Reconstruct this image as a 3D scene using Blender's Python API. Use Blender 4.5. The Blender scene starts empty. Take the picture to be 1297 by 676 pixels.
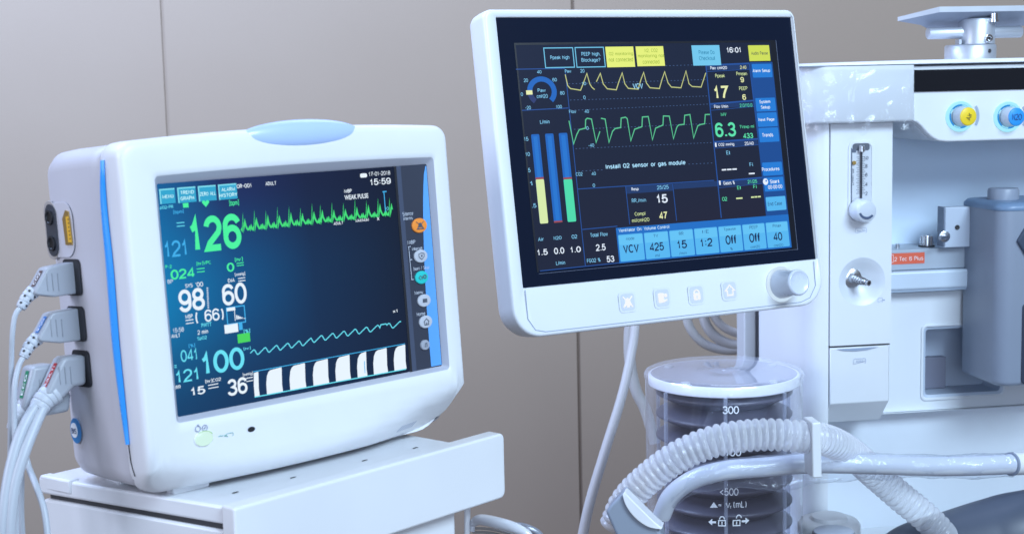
import bpy, math, random
from mathutils import Vector, Matrix
random.seed(7)
SC = bpy.context.scene
COL = SC.collection
R_ = math.radians
sin, cos, pi = math.sin, math.cos, math.pi

# ------------------------------------------------------------------ camera
FPX, CX, CY = 1875.0, 648.5, 338.0          # lens in photo pixels, photo centre
PITCH, ROLL = R_(7.0), R_(1.3)
right0 = Vector((1, 0, 0)); fwd = Vector((0, cos(PITCH), -sin(PITCH))); up0 = Vector((0, sin(PITCH), cos(PITCH)))
cr, sr = cos(ROLL), sin(ROLL)
camX = right0 * cr + up0 * (-sr)
camX = Vector(camX); camY = right0 * sr + up0 * cr
cam_d = bpy.data.cameras.new('camera'); cam = bpy.data.objects.new('camera', cam_d); COL.objects.link(cam)
cam.matrix_world = Matrix((
    (camX.x, camY.x, -fwd.x, 0), (camX.y, camY.y, -fwd.y, 0), (camX.z, camY.z, -fwd.z, 0), (0, 0, 0, 1)))
cam_d.sensor_width = 36; cam_d.lens = FPX / 1297 * 36
cam_d.clip_start = .02; cam_d.clip_end = 60
cam_d.dof.use_dof = True; cam_d.dof.focus_distance = 1.36; cam_d.dof.aperture_fstop = 15
SC.camera = cam
SC.view_settings.view_transform = 'Standard'; SC.view_settings.look = 'None'
SC.view_settings.exposure = 0; SC.view_settings.gamma = 1

def ray(px, py):
    """direction through a point of the photo, scaled so that y-forward depth is about 1"""
    a = (px - CX) / FPX; b = -(py - CY) / FPX
    v = camX * a + camY * b + fwd
    return v
def W(px, py, y):
    v = ray(px, py); return v * (y / v.y)
def toward(px, py, C, n):
    v = ray(px, py); return v * (C.dot(n) / v.dot(n))

class Frame:
    """a local frame: x along the front, y going back, z up its face; all local numbers in millimetres"""
    def __init__(s, yaw, tilt, roll, C):
        X = Vector((cos(yaw), sin(yaw), 0)); n = Vector((sin(yaw) * cos(tilt), -cos(yaw) * cos(tilt), sin(tilt)))
        Z = X.cross(-n)
        s.X = X * cos(roll) + Z * sin(roll); s.Z = -X * sin(roll) + Z * cos(roll); s.Y = -n; s.C = Vector(C)
        s.M = Matrix(((s.X.x, s.Y.x, s.Z.x, s.C.x), (s.X.y, s.Y.y, s.Z.y, s.C.y), (s.X.z, s.Y.z, s.Z.z, s.C.z), (0, 0, 0, 1)))
    def loc(s, p):
        q = p - s.C; return Vector((q.dot(s.X), q.dot(s.Y), q.dot(s.Z))) * 1000
    def wor(s, p): return s.C + (s.X * p[0] + s.Y * p[1] + s.Z * p[2]) * .001
    def at(s, px, py, y=0.): return s.loc(toward(px, py, s.C + s.Y * y * .001, s.Y))
    def side(s, px, py, x): return s.loc(toward(px, py, s.C + s.X * x * .001, s.X))
    def hor(s, px, py, z): return s.loc(toward(px, py, s.C + s.Z * z * .001, s.Z))
    def k(s, px, py, y=0.):
        """millimetres per photo pixel along x and along z, at a spot of the plane y"""
        p = s.at(px, py, y)
        def pr(q):
            w = s.wor(q); d = w.dot(fwd); return Vector((w.dot(camX) / d, -w.dot(camY) / d)) * FPX
        a = pr(p); return 1 / (pr(p + Vector((1, 0, 0))) - a).length, 1 / (pr(p + Vector((0, 0, 1))) - a).length

# ------------------------------------------------------------------ materials
MATS = {}
def newmat(name):
    m = bpy.data.materials.new(name); m.use_nodes = True
    nt = m.node_tree; b = nt.nodes['Principled BSDF']
    return m, nt, b
def plastic(name, col, rough=.4, bump=.02, metal=0., scale=900., var=.03, spec=.5, coat=0.):
    if name in MATS: return MATS[name]
    m, nt, b = newmat(name); N = nt.nodes; L = nt.links
    tc = N.new('ShaderNodeTexCoord')
    n1 = N.new('ShaderNodeTexNoise'); n1.inputs['Scale'].default_value = 9; n1.inputs['Detail'].default_value = 4
    L.new(tc.outputs['Object'], n1.inputs['Vector'])
    rp = N.new('ShaderNodeValToRGB'); rp.color_ramp.elements[0].position = .3; rp.color_ramp.elements[1].position = .7
    c = col
    rp.color_ramp.elements[0].color = (c[0] * (1 - var), c[1] * (1 - var), c[2] * (1 - var), 1)
    rp.color_ramp.elements[1].color = (min(1, c[0] * (1 + var)), min(1, c[1] * (1 + var)), min(1, c[2] * (1 + var)), 1)
    L.new(n1.outputs['Fac'], rp.inputs['Fac']); L.new(rp.outputs['Color'], b.inputs['Base Color'])
    b.inputs['Metallic'].default_value = metal
    b.inputs['Specular IOR Level'].default_value = spec
    b.inputs['Coat Weight'].default_value = coat; b.inputs['Coat Roughness'].default_value = .08
    rr = N.new('ShaderNodeMapRange'); rr.inputs['To Min'].default_value = rough * .85; rr.inputs['To Max'].default_value = rough * 1.15
    n3 = N.new('ShaderNodeTexNoise'); n3.inputs['Scale'].default_value = 40; n3.inputs['Detail'].default_value = 5
    L.new(tc.outputs['Object'], n3.inputs['Vector']); L.new(n3.outputs['Fac'], rr.inputs['Value']); L.new(rr.outputs['Result'], b.inputs['Roughness'])
    if bump:
        n2 = N.new('ShaderNodeTexNoise'); n2.inputs['Scale'].default_value = scale; n2.inputs['Detail'].default_value = 2
        L.new(tc.outputs['Object'], n2.inputs['Vector'])
        bp = N.new('ShaderNodeBump'); bp.inputs['Strength'].default_value = bump; bp.inputs['Distance'].default_value = .001
        L.new(n2.outputs['Fac'], bp.inputs['Height']); L.new(bp.outputs['Normal'], b.inputs['Normal'])
    MATS[name] = m; return m
def glow(name, col, s=1.):
    if name in MATS: return MATS[name]
    m, nt, b = newmat(name)
    b.inputs['Base Color'].default_value = (.01, .01, .012, 1); b.inputs['Roughness'].default_value = .3
    b.inputs['Specular IOR Level'].default_value = .2
    lin = [((x / 255 + .055) / 1.055) ** 2.4 if x > 10 else x / 255 / 12.92 for x in col]
    b.inputs['Emission Color'].default_value = (*lin, 1); b.inputs['Emission Strength'].default_value = s
    MATS[name] = m; return m
def clear(name, ior=1.45, tint=(.93, .95, 1.), haze=.12, rough=.06, edge=.5, hazecol=(.8, .84, .95), bump=0., bscale=60.):
    """thin clear plastic: see-through, a reflection that grows toward grazing, a little milky"""
    if name in MATS: return MATS[name]
    m, nt, b = newmat(name); N = nt.nodes; L = nt.links; N.remove(b); out = N['Material Output']
    t = N.new('ShaderNodeBsdfTransparent'); t.inputs['Color'].default_value = (*tint, 1)
    g = N.new('ShaderNodeBsdfGlossy'); g.inputs['Roughness'].default_value = rough; g.inputs['Color'].default_value = (1, 1, 1, 1)
    d = N.new('ShaderNodeBsdfDiffuse'); d.inputs['Color'].default_value = (*hazecol, 1)
    tl = N.new('ShaderNodeBsdfTranslucent'); tl.inputs['Color'].default_value = (*hazecol, 1)
    ad = N.new('ShaderNodeMixShader'); ad.inputs[0].default_value = .4; L.new(d.outputs[0], ad.inputs[1]); L.new(tl.outputs[0], ad.inputs[2])
    lw = N.new('ShaderNodeLayerWeight'); lw.inputs['Blend'].default_value = .25
    pw = N.new('ShaderNodeMath'); pw.operation = 'POWER'; pw.inputs[1].default_value = 2.; L.new(lw.outputs['Facing'], pw.inputs[0])
    ml = N.new('ShaderNodeMath'); ml.operation = 'MULTIPLY_ADD'; ml.inputs[1].default_value = edge; ml.inputs[2].default_value = haze
    L.new(pw.outputs[0], ml.inputs[0])
    m1 = N.new('ShaderNodeMixShader'); L.new(ml.outputs[0], m1.inputs[0]); L.new(t.outputs[0], m1.inputs[1]); L.new(ad.outputs[0], m1.inputs[2])
    lf = N.new('ShaderNodeLayerWeight'); lf.inputs['Blend'].default_value = .5
    p5 = N.new('ShaderNodeMath'); p5.operation = 'POWER'; p5.inputs[1].default_value = 4.5; L.new(lf.outputs['Facing'], p5.inputs[0])
    fr = N.new('ShaderNodeMath'); fr.operation = 'MULTIPLY_ADD'; fr.inputs[1].default_value = .7; fr.inputs[2].default_value = ((ior - 1) / (ior + 1)) ** 2; L.new(p5.outputs[0], fr.inputs[0])
    m2 = N.new('ShaderNodeMixShader'); L.new(fr.outputs[0], m2.inputs[0]); L.new(m1.outputs[0], m2.inputs[1]); L.new(g.outputs[0], m2.inputs[2])
    if bump:
        tc = N.new('ShaderNodeTexCoord'); nz = N.new('ShaderNodeTexNoise'); nz.inputs['Scale'].default_value = bscale; nz.inputs['Detail'].default_value = 4
        nz.inputs['Distortion'].default_value = 1.5
        L.new(tc.outputs['Object'], nz.inputs['Vector'])
        bp = N.new('ShaderNodeBump'); bp.inputs['Strength'].default_value = bump; bp.inputs['Distance'].default_value = .004
        L.new(nz.outputs['Fac'], bp.inputs['Height'])
        for x in (g, d, lf): L.new(bp.outputs['Normal'], x.inputs['Normal'])
    L.new(m2.outputs[0], out.inputs['Surface'])
    MATS[name] = m; return m

WHITE = plastic('white_plastic', (.71, .72, .75), .38, .015)
WHITE2 = plastic('machine_white', (.73, .76, .80), .34, .012)
GREYW = plastic('monitor_case', (.52, .51, .55), .5, .04, scale=1500)
SOFT = plastic('pale_grey_plastic', (.52, .54, .58), .45, .02)
PLUG = plastic('plug_grey', (.34, .36, .40), .38, .02)
CABLE = plastic('cable_grey', (.42, .45, .50), .4, .01)
CABLEW = plastic('cable_white', (.50, .49, .50), .4, .01)
BLUE = plastic('blue_strip', (.03, .33, .90), .28, .0, coat=.4)
BLACK = plastic('black_rubber', (.012, .013, .018), .5, .02)
DARK = plastic('dark_gap', (.035, .035, .04), .6, .0)
SLATE = plastic('slate_panel', (.036, .043, .066), .35, .01)
STEEL = plastic('brushed_steel', (.62, .64, .68), .28, .02, metal=1.)
ALU = plastic('satin_aluminium', (.55, .58, .64), .42, .015, metal=.6)
CHROME = plastic('chrome', (.75, .77, .8), .1, .0, metal=1.)
BRASS = plastic('brass', (.55, .36, .12), .35, .0, metal=.8)
VAP = plastic('vaporizer_grey', (.26, .30, .38), .4, .015)
VAPB = plastic('vaporizer_blue', (.17, .26, .40), .35, .01)
RAILG = plastic('rail_grey', (.40, .45, .52), .4, .02)
YEL = plastic('yellow_contact', (.75, .42, .03), .4, .0)
def ink(name, col, rough=.5): return plastic(name, col, rough, 0., var=.01)

# ------------------------------------------------------------------ mesh builder
class MB:
    def __init__(s): s.v = []; s.f = []; s.m = []; s.mats = []; s.smooth = []
    def mi(s, m):
        if m not in s.mats: s.mats.append(m)
        return s.mats.index(m)
    def add(s, vs, fs, m, smooth=True):
        o = len(s.v); k = s.mi(m); s.v += [Vector(v) for v in vs]
        for f in fs: s.f.append([i + o for i in f]); s.m.append(k); s.smooth.append(smooth)
    def loft(s, rings, m, closed=True, cap0=False, cap1=False, smooth=True):
        n = len(rings[0]); vs = [p for r in rings for p in r]; fs = []
        for i in range(len(rings) - 1):
            for j in range(n if closed else n - 1):
                a = i * n + j; b = i * n + (j + 1) % n
                fs.append((a, b, b + n, a + n))
        if cap0: fs.append(list(range(n))[::-1])
        if cap1: fs.append([(len(rings) - 1) * n + j for j in range(n)])
        s.add(vs, fs, m, smooth)
    def box(s, x0, x1, y0, y1, z0, z1, m):
        vs = [(x, y, z) for x in (x0, x1) for y in (y0, y1) for z in (z0, z1)]
        s.add(vs, [(0, 1, 3, 2), (4, 6, 7, 5), (0, 4, 5, 1), (2, 3, 7, 6), (0, 2, 6, 4), (1, 5, 7, 3)], m, False)
    def prism(s, pts, y0, y1, m, smooth=False):
        """an outline in x,z pushed from y0 to y1"""
        n = len(pts); vs = [(p[0], y0, p[-1]) for p in pts] + [(p[0], y1, p[-1]) for p in pts]
        s.add(vs, [list(range(n)), list(range(n, 2 * n))[::-1]] + [(i, i + n, (i + 1) % n + n, (i + 1) % n) for i in range(n)], m, smooth)
    def flat(s, pts, y, m): s.add([(p[0], y, p[-1]) for p in pts], [list(range(len(pts)))], m, False)
    def rect(s, x0, x1, z0, z1, y, m): s.flat([(x0, z0), (x1, z0), (x1, z1), (x0, z1)], y, m)
    def ring2d(s, cx, cz, r0, r1, a0, a1, y, m, n=40, sx=1., sz=1.):
        vs = []; 
        for i in range(n + 1):
            a = a0 + (a1 - a0) * i / n
            for r in (r0, r1): vs.append((cx + r * cos(a) * sx, y, cz + r * sin(a) * sz))
        s.add(vs, [(2 * i, 2 * i + 1, 2 * i + 3, 2 * i + 2) for i in range(n)], m, False)
    def disc(s, cx, cz, rx, rz, y, m, n=28): s.flat([(cx + rx * cos(2 * pi * i / n), cz + rz * sin(2 * pi * i / n)) for i in range(n)], y, m)
    def lathe(s, prof, c, axis, m, n=40, cap0=False, cap1=False, m2=None):
        """prof: (along, radius) pairs"""
        ax = Vector(axis).normalized(); t = Vector((0, 0, 1)) if abs(ax.z) < .9 else Vector((1, 0, 0))
        u = ax.cross(t).normalized(); w = ax.cross(u); c = Vector(c)
        s.loft([[c + ax * a + (u * cos(2 * pi * j / n) + w * sin(2 * pi * j / n)) * r for j in range(n)] for a, r in prof], m, True, cap0, cap1)
    def tube(s, pts, r, m, n=14, caps=True, ridge=None, flat=1.):
        pts = [Vector(p) for p in pts]; rings = []; N = len(pts)
        u = None
        for i in range(N):
            t = (pts[min(i + 1, N - 1)] - pts[max(i - 1, 0)]).normalized()
            if u is None:
                u = t.cross(Vector((0, 0, 1)) if abs(t.z) < .9 else Vector((0, 1, 0))).normalized()
            u = (u - t * u.dot(t)).normalized(); w = t.cross(u)
            q = r(i / (N - 1)) if callable(r) else r
            rings.append([pts[i] + (u * cos(2 * pi * j / n) + w * sin(2 * pi * j / n) * flat) * q for j in range(n)])
        s.loft(rings, m, True, caps, caps)
    def ribbon(s, pts, y, w, m):
        """a drawn line in x,z of width w"""
        P = [Vector((p[0], p[-1])) for p in pts]; vs = []
        for i, p in enumerate(P):
            a = (P[i] - P[i - 1]) if i > 0 else (P[1] - P[0]); b = (P[i + 1] - P[i]) if i < len(P) - 1 else a
            a = a.normalized() if a.length else Vector((1, 0)); b = b.normalized() if b.length else a
            t = (a + b); t = t.normalized() if t.length > .05 else a
            nn = Vector((-t.y, t.x)); k = w / 2 / max(.45, nn.dot(Vector((-b.y, b.x))))
            vs += [(p.x + nn.x * k, y, p.y + nn.y * k), (p.x - nn.x * k, y, p.y - nn.y * k)]
        s.add(vs, [(2 * i, 2 * i + 1, 2 * i + 3, 2 * i + 2) for i in range(len(P) - 1)], m, False)
    def build(s, name, parent=None, frame=None, base=None, bevel=0., seg=2, label=None, angle=35, subsurf=0):
        me = bpy.data.meshes.new(name); b = base or Vector((0, 0, 0))
        me.from_pydata([tuple((v - b) * .001) for v in s.v], [], s.f)
        for m in s.mats: me.materials.append(m)
        me.polygons.foreach_set('material_index', s.m); me.polygons.foreach_set('use_smooth', s.smooth)
        me.update()
        o = bpy.data.objects.new(name, me); COL.objects.link(o)
        if parent is not None: o.parent = parent
        elif frame is not None: o.matrix_world = frame.M @ Matrix.Translation(b * .001)
        import bmesh
        bm = bmesh.new(); bm.from_mesh(me); bmesh.ops.recalc_face_normals(bm, faces=[f for f in bm.faces]) if s.__dict__.get('recalc') else None
        bm.to_mesh(me); bm.free()
        if bevel:
            mo = o.modifiers.new('bevel', 'BEVEL'); mo.width = bevel * .001; mo.segments = seg; mo.limit_method = 'ANGLE'; mo.angle_limit = R_(40); mo.harden_normals = False
            for p in me.polygons: p.use_smooth = True
        if subsurf:
            mo = o.modifiers.new('sub', 'SUBSURF'); mo.levels = subsurf; mo.render_levels = subsurf
        me.set_sharp_from_angle(angle=R_(angle))
        if label: o['label'] = label
        return o

def solid():
    m = MB(); m.recalc = True; return m
FONTC = {}
def _arc(cx, cy, rx, ry, a0, a1, n=14): return [(cx + rx * cos(R_(a0 + (a1 - a0) * i / n)), cy + ry * sin(R_(a0 + (a1 - a0) * i / n))) for i in range(n + 1)]
DIG = {   # strokes of plain grotesque figures in a box 0.6 wide, 1 high (advance in front)
    '0': (.66, [_arc(.3, .5, .3, .5, 90, 450, 28)]), '1': (.5, [[(.04, .70), (.13, .74), (.20, .83), (.25, 1.), (.25, 0)]]),
    '2': (.66, [_arc(.3, .71, .28, .29, 172, -12, 16) + [(.52, .52), (.12, .17), (.02, 0), (.59, 0)]]),
    '3': (.66, [_arc(.29, .75, .26, .25, 165, -90, 14)[:-1] + [(.30, .51)] + _arc(.29, .255, .30, .255, 90, -168, 16)[1:]]),
    '4': (.66, [[(.46, 0), (.46, 1.), (.02, .30), (.02, .24), (.62, .24)]]), '5': (.66, [[(.56, 1.), (.12, 1.), (.07, .50)] + _arc(.29, .32, .30, .32, 142, -160, 20)]),
    '6': (.66, [_arc(.3, .31, .29, .31, 150, -210, 26), [(.01, .33), (.015, .56)] + _arc(.31, .70, .295, .30, 178, 20, 12)]),
    '7': (.62, [[(.01, 1.), (.58, 1.), (.40, .66), (.26, .32), (.20, 0)]]),
    '8': (.66, [_arc(.3, .76, .25, .24, 90, 450, 24), _arc(.3, .26, .295, .26, 90, 450, 24)]),
    '9': (.66, [[(.59, .67), (.585, .44)] + _arc(.29, .30, .295, .30, -2, -160, 12), _arc(.3, .69, .29, .31, -30, 330, 26)]),
    ':': (.26, [[(.1, .16), (.1, .30)], [(.1, .62), (.1, .76)]]), '.': (.24, [[(.1, -.04), (.1, .1)]]), '-': (.44, [[(.04, .44), (.36, .44)]]), ' ': (.40, []),
    '(': (.34, [_arc(.36, .45, .30, .66, 130, 230, 10)]), ')': (.34, [_arc(-.06, .45, .30, .66, 50, -50, 10)]), '<': (.6, [[(.5, .8), (.05, .45), (.5, .1)]]), '/': (.4, [[(.02, -.05), (.36, 1.05)]])}
X_ = .72                                   # height of small letters
def _bowl(cx=.27, r=.26): return _arc(cx, X_ / 2, r, X_ / 2, 90, 450, 22)
DIG.update({
    'A': (.66, [[(0, 0), (.30, 1.), (.60, 0)], [(.10, .33), (.50, .33)]]), 'B': (.64, [[(.04, 0), (.04, 1.), (.32, 1.)] + _arc(.32, .76, .22, .24, 90, -90, 8) + [(.04, .52)], [(.32, .52)] + _arc(.34, .26, .24, .26, 90, -90, 8) + [(.04, 0)]]),
    'C': (.68, [_arc(.33, .5, .32, .5, 45, 315, 22)]), 'D': (.68, [[(.04, 0), (.04, 1.), (.26, 1.)] + _arc(.26, .5, .34, .5, 90, -90, 14) + [(.04, 0)]]), 'E': (.58, [[(.52, 0), (.04, 0), (.04, 1.), (.52, 1.)], [(.04, .52), (.47, .52)]]),
    'F': (.56, [[(.04, 0), (.04, 1.), (.52, 1.)], [(.04, .5), (.45, .5)]]), 'G': (.70, [_arc(.33, .5, .32, .5, 45, 350, 22) + [(.64, .47), (.36, .47)]]), 'H': (.66, [[(.04, 0), (.04, 1.)], [(.56, 0), (.56, 1.)], [(.04, .52), (.56, .52)]]),
    'I': (.24, [[(.1, 0), (.1, 1.)]]), 'K': (.64, [[(.04, 0), (.04, 1.)], [(.56, 1.), (.06, .42)], [(.2, .56), (.58, 0)]]), 'L': (.54, [[(.04, 1.), (.04, 0), (.48, 0)]]), 'M': (.80, [[(.04, 0), (.04, 1.), (.37, .1), (.70, 1.), (.70, 0)]]),
    'N': (.68, [[(.04, 0), (.04, 1.), (.56, 0), (.56, 1.)]]), 'O': (.72, [_arc(.34, .5, .33, .5, 90, 450, 28)]), 'P': (.62, [[(.04, 0), (.04, 1.), (.32, 1.)] + _arc(.32, .73, .23, .27, 90, -90, 10) + [(.04, .46)]]),
    'R': (.64, [[(.04, 0), (.04, 1.), (.32, 1.)] + _arc(.32, .74, .23, .26, 90, -90, 10) + [(.04, .48)], [(.30, .48), (.56, 0)]]), 'S': (.64, [_arc(.30, .75, .26, .25, 30, 250, 14) + _arc(.30, .26, .29, .26, 70, -150, 14)]), 'T': (.6, [[(0, 1.), (.56, 1.)], [(.28, 1.), (.28, 0)]]),
    'U': (.66, [[(.04, 1.), (.04, .3)] + _arc(.30, .29, .26, .29, 180, 360, 12) + [(.56, 1.)]]), 'V': (.64, [[(0, 1.), (.29, 0), (.58, 1.)]]), 'Y': (.62, [[(0, 1.), (.28, .45), (.56, 1.)], [(.28, .45), (.28, 0)]]), 'X': (.62, [[(0, 1.), (.56, 0)], [(.56, 1.), (0, 0)]]), 'Z': (.60, [[(.02, 1.), (.54, 1.), (.02, 0), (.56, 0)]]),
    'a': (.56, [_arc(.26, .53, .22, .19, 160, 0, 9) + [(.48, 0)], [(.48, .42), (.2, .38)] + _arc(.20, .19, .17, .19, 90, 300, 10) + [(.48, .16)]]), 'b': (.60, [[(.04, 0), (.04, 1.)], _bowl(.30)]), 'c': (.54, [_arc(.27, X_ / 2, .25, X_ / 2, 45, 315, 16)]),
    'd': (.60, [[(.52, 0), (.52, 1.)], _bowl(.26)]), 'e': (.58, [[(.03, .38), (.51, .38)] + _arc(.27, X_ / 2, .25, X_ / 2, 2, 315, 20)]), 'f': (.34, [[(.13, 0), (.13, .8)] + _arc(.26, .8, .13, .2, 180, 90, 6) + [(.32, 1.)], [(0, X_), (.30, X_)]]),
    'g': (.60, [_bowl(.26), [(.52, X_), (.52, -.02)] + _arc(.27, -.04, .25, .20, 0, -150, 10)]), 'h': (.58, [[(.04, 0), (.04, 1.)], [(.04, .42)] + _arc(.27, .46, .22, .26, 160, 0, 8) + [(.49, 0)]]), 'i': (.22, [[(.08, 0), (.08, X_)], [(.08, .88), (.08, 1.)]]),
    'k': (.54, [[(.04, 0), (.04, 1.)], [(.46, X_), (.06, .30)], [(.18, .42), (.48, 0)]]), 'l': (.22, [[(.08, 0), (.08, 1.)]]), 'm': (.86, [[(.04, 0), (.04, X_)], [(.04, .42)] + _arc(.22, .46, .18, .26, 160, 0, 8) + [(.40, 0)], [(.40, .42)] + _arc(.58, .46, .18, .26, 160, 0, 8) + [(.76, 0)]]),
    'n': (.58, [[(.04, 0), (.04, X_)], [(.04, .42)] + _arc(.27, .46, .22, .26, 160, 0, 8) + [(.49, 0)]]), 'o': (.60, [_bowl(.28)]), 'p': (.60, [[(.04, X_), (.04, -.26)], _bowl(.30)]), 'r': (.38, [[(.04, 0), (.04, X_)], [(.04, .40)] + _arc(.27, .42, .22, .29, 160, 75, 6)]),
    's': (.54, [_arc(.25, .535, .20, .185, 30, 250, 10) + _arc(.25, .185, .23, .185, 70, -150, 10)]), 't': (.34, [[(.12, .92), (.12, .14)] + _arc(.24, .14, .12, .14, 180, 280, 6), [(0, X_), (.28, X_)]]), 'u': (.58, [[(.04, X_), (.04, .26)] + _arc(.26, .25, .22, .25, 180, 360, 9), [(.48, X_), (.48, 0)]]),
    'v': (.52, [[(0, X_), (.23, 0), (.46, X_)]]), 'w': (.74, [[(0, X_), (.17, 0), (.34, X_), (.51, 0), (.68, X_)]]), 'x': (.52, [[(0, X_), (.44, 0)], [(.44, X_), (0, 0)]]), 'y': (.52, [[(0, X_), (.23, 0)], [(.46, X_), (.18, -.2), (.04, -.26)]]),
    ',': (.24, [[(.12, .08), (.06, -.14)]]), '%': (.8, [_arc(.17, .77, .14, .21, 90, 450, 14), _arc(.57, .23, .14, .21, 90, 450, 14), [(.2, -.02), (.54, 1.02)]]), '[': (.3, [[(.24, 1.1), (.06, 1.1), (.06, -.12), (.24, -.12)]]), ']': (.3, [[(.02, 1.1), (.2, 1.1), (.2, -.12), (.02, -.12)]]),
    "'": (.2, [[(.08, 1.), (.08, .78)]]), '?': (.56, [_arc(.26, .76, .24, .24, 170, -60, 12) + [(.26, .36), (.26, .26)], [(.26, .1), (.26, -.02)]]), '=': (.6, [[(.04, .36), (.5, .36)], [(.04, .6), (.5, .6)]])})
def figures(s, wt):
    vs = []; fs = []; x = 0
    for ch in s:
        adv, st = DIG[ch]
        for line in st:
            t = MB(); w = wt
            P = [Vector(p) for p in line]; closed = (P[0] - P[-1]).length < 1e-3
            o = len(vs); n = len(P)
            for i, p in enumerate(P):
                a = P[i] - P[i - 1] if i > 0 else (P[0] - P[-2] if closed else P[1] - P[0]); b = P[i + 1] - P[i] if i < n - 1 else (P[1] - P[0] if closed else a)
                a = a.normalized(); b = b.normalized(); tt = a + b; tt = tt.normalized() if tt.length > .05 else a
                nn = Vector((-tt.y, tt.x)); k = w / 2 / max(.5, nn.dot(Vector((-b.y, b.x))))
                vs += [(x + p.x + nn.x * k * .92, p.y + nn.y * k), (x + p.x - nn.x * k * .92, p.y - nn.y * k)]
            fs += [[o + 2 * i, o + 2 * i + 1, o + 2 * i + 3, o + 2 * i + 2] for i in range(n - 1)]
        x += adv + wt * .75
    return vs, fs
def glyphs(s, bold):
    key = (s, bold)
    if key not in FONTC and all(c in DIG for c in s):
        vs, fs = figures(s, .135 + 2. * bold)
        xs = [v[0] for v in vs]; ys = [v[1] for v in vs]
        FONTC[key] = (vs, fs, min(xs), max(xs), min(ys), max(ys))
    if key not in FONTC:
        cu = bpy.data.curves.new('lettering', 'FONT'); cu.body = s; cu.size = 1; cu.resolution_u = 3; cu.offset = bold
        o = bpy.data.objects.new('lettering', cu); COL.objects.link(o)
        me = o.to_mesh(); 
        vs = [(v.co.x, v.co.y) for v in me.vertices]; fs = [list(p.vertices) for p in me.polygons]
        o.to_mesh_clear(); bpy.data.objects.remove(o); bpy.data.curves.remove(cu)
        xs = [v[0] for v in vs] or [0]; ys = [v[1] for v in vs] or [0]
        FONTC[key] = (vs, fs, min(xs), max(xs), min(ys), max(ys))
    return FONTC[key]
def text(mb, fr, s, px, py, w, h, y, m, bold=.0, wrap=None, rot=0, slant=0.):
    """lettering whose box is centred on a spot of the plane y; w, h its size in photo pixels there"""
    vs, fs, x0, x1, y0, y1 = glyphs(s, bold)
    c = fr.at(px, py, y if wrap is None else -wrap); kx, kz = fr.k(px, py, y if wrap is None else -wrap)
    if rot: kx = kz = (kx + kz) / 2
    sx = w * kx / max(1e-6, x1 - x0); sz = h * kz / max(1e-6, y1 - y0)
    out = []
    for a, b in vs:
        u = (a - (x0 + x1) / 2) * sx; v = (b - (y0 + y1) / 2) * sz; u += slant * v
        if rot: u, v = u * cos(rot) - v * sin(rot), u * sin(rot) + v * cos(rot)
        X = c.x + u; Z = c.z + v
        out.append((X, y, Z) if wrap is None else (wrap * sin(X / wrap), -wrap * cos(X / wrap), Z))
    mb.add(out, fs, m, False)
def prect(mb, fr, a, b, y, m, inset=0.):
    p = fr.at(a[0], a[1], y); q = fr.at(b[0], b[1], y); mb.rect(p.x + inset, q.x - inset, q.z + inset, p.z - inset, y, m)
def pframe(mb, fr, a, b, y, m, t):
    p = fr.at(a[0], a[1], y); q = fr.at(b[0], b[1], y); x0, x1, z0, z1 = p.x, q.x, q.z, p.z
    mb.rect(x0, x1, z0, z0 + t, y, m); mb.rect(x0, x1, z1 - t, z1, y, m); mb.rect(x0, x0 + t, z0 + t, z1 - t, y, m); mb.rect(x1 - t, x1, z0 + t, z1 - t, y, m)
def pline(mb, fr, pts, y, w, m): mb.ribbon([fr.at(p[0], p[1], y) for p in pts], y, w, m)
def pdots(mb, fr, a, b, y, m, n=26, w=.45, duty=.4):
    p = fr.at(a[0], a[1], y); q = fr.at(b[0], b[1], y)
    for i in range(n):
        t = i / n; c = p.lerp(q, t); l = (q.x - p.x) / n * duty; mb.rect(c.x, c.x + l, c.z - w / 2, c.z + w / 2, y, m)
def rrect(x0, x1, z0, z1, r, n=8):
    rs = r if isinstance(r, (tuple, list)) else (r,) * 4       # order: br, tr, tl, bl
    out = []
    for (cx, cz, a0), q in zip(((x1, z0, -90), (x1, z1, 0), (x0, z1, 90), (x0, z0, 180)), rs):
        ox = cx - q if cx == x1 else cx + q; oz = cz + q if cz == z0 else cz - q
        for i in range(n + 1):
            a = R_(a0 + 90 * i / n); out.append((ox + q * cos(a), oz + q * sin(a)))
    return out
def dense(o, n):
    """the same closed outline with n extra points on each straight run"""
    out = []
    N = len(o)
    for i in range(N):
        a = Vector(o[i]); b = Vector(o[(i + 1) % N]); out.append(tuple(a))
        if (i + 1) % (N // 4) == 0:
            for k in range(1, n + 1): out.append(tuple(a.lerp(b, k / (n + 1))))
    return out
def cr(pts, n=10):
    """a smooth curve through points"""
    P = [Vector(p) for p in pts]; P = [P[0] * 2 - P[1]] + P + [P[-1] * 2 - P[-2]]; out = []
    for i in range(1, len(P) - 2):
        for k in range(n):
            t = k / n; a, b, c, d = P[i - 1:i + 3]
            out.append(.5 * ((2 * b) + (c - a) * t + (2 * a - 5 * b + 4 * c - d) * t * t + (3 * b - a - 3 * c + d) * t ** 3))
    out.append(P[-2]); return out
def thing(name, label, cat, frame, base, group=None):
    o = bpy.data.objects.new(name, None); COL.objects.link(o); o.empty_display_size = .05
    o.matrix_world = frame.M @ Matrix.Translation(Vector(base) * .001)
    tag(o, label, cat, group); return o
def tag(o, label, cat, group=None):
    o['label'] = label; o['category'] = cat
    if group: o['group'] = group
    return o
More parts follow.
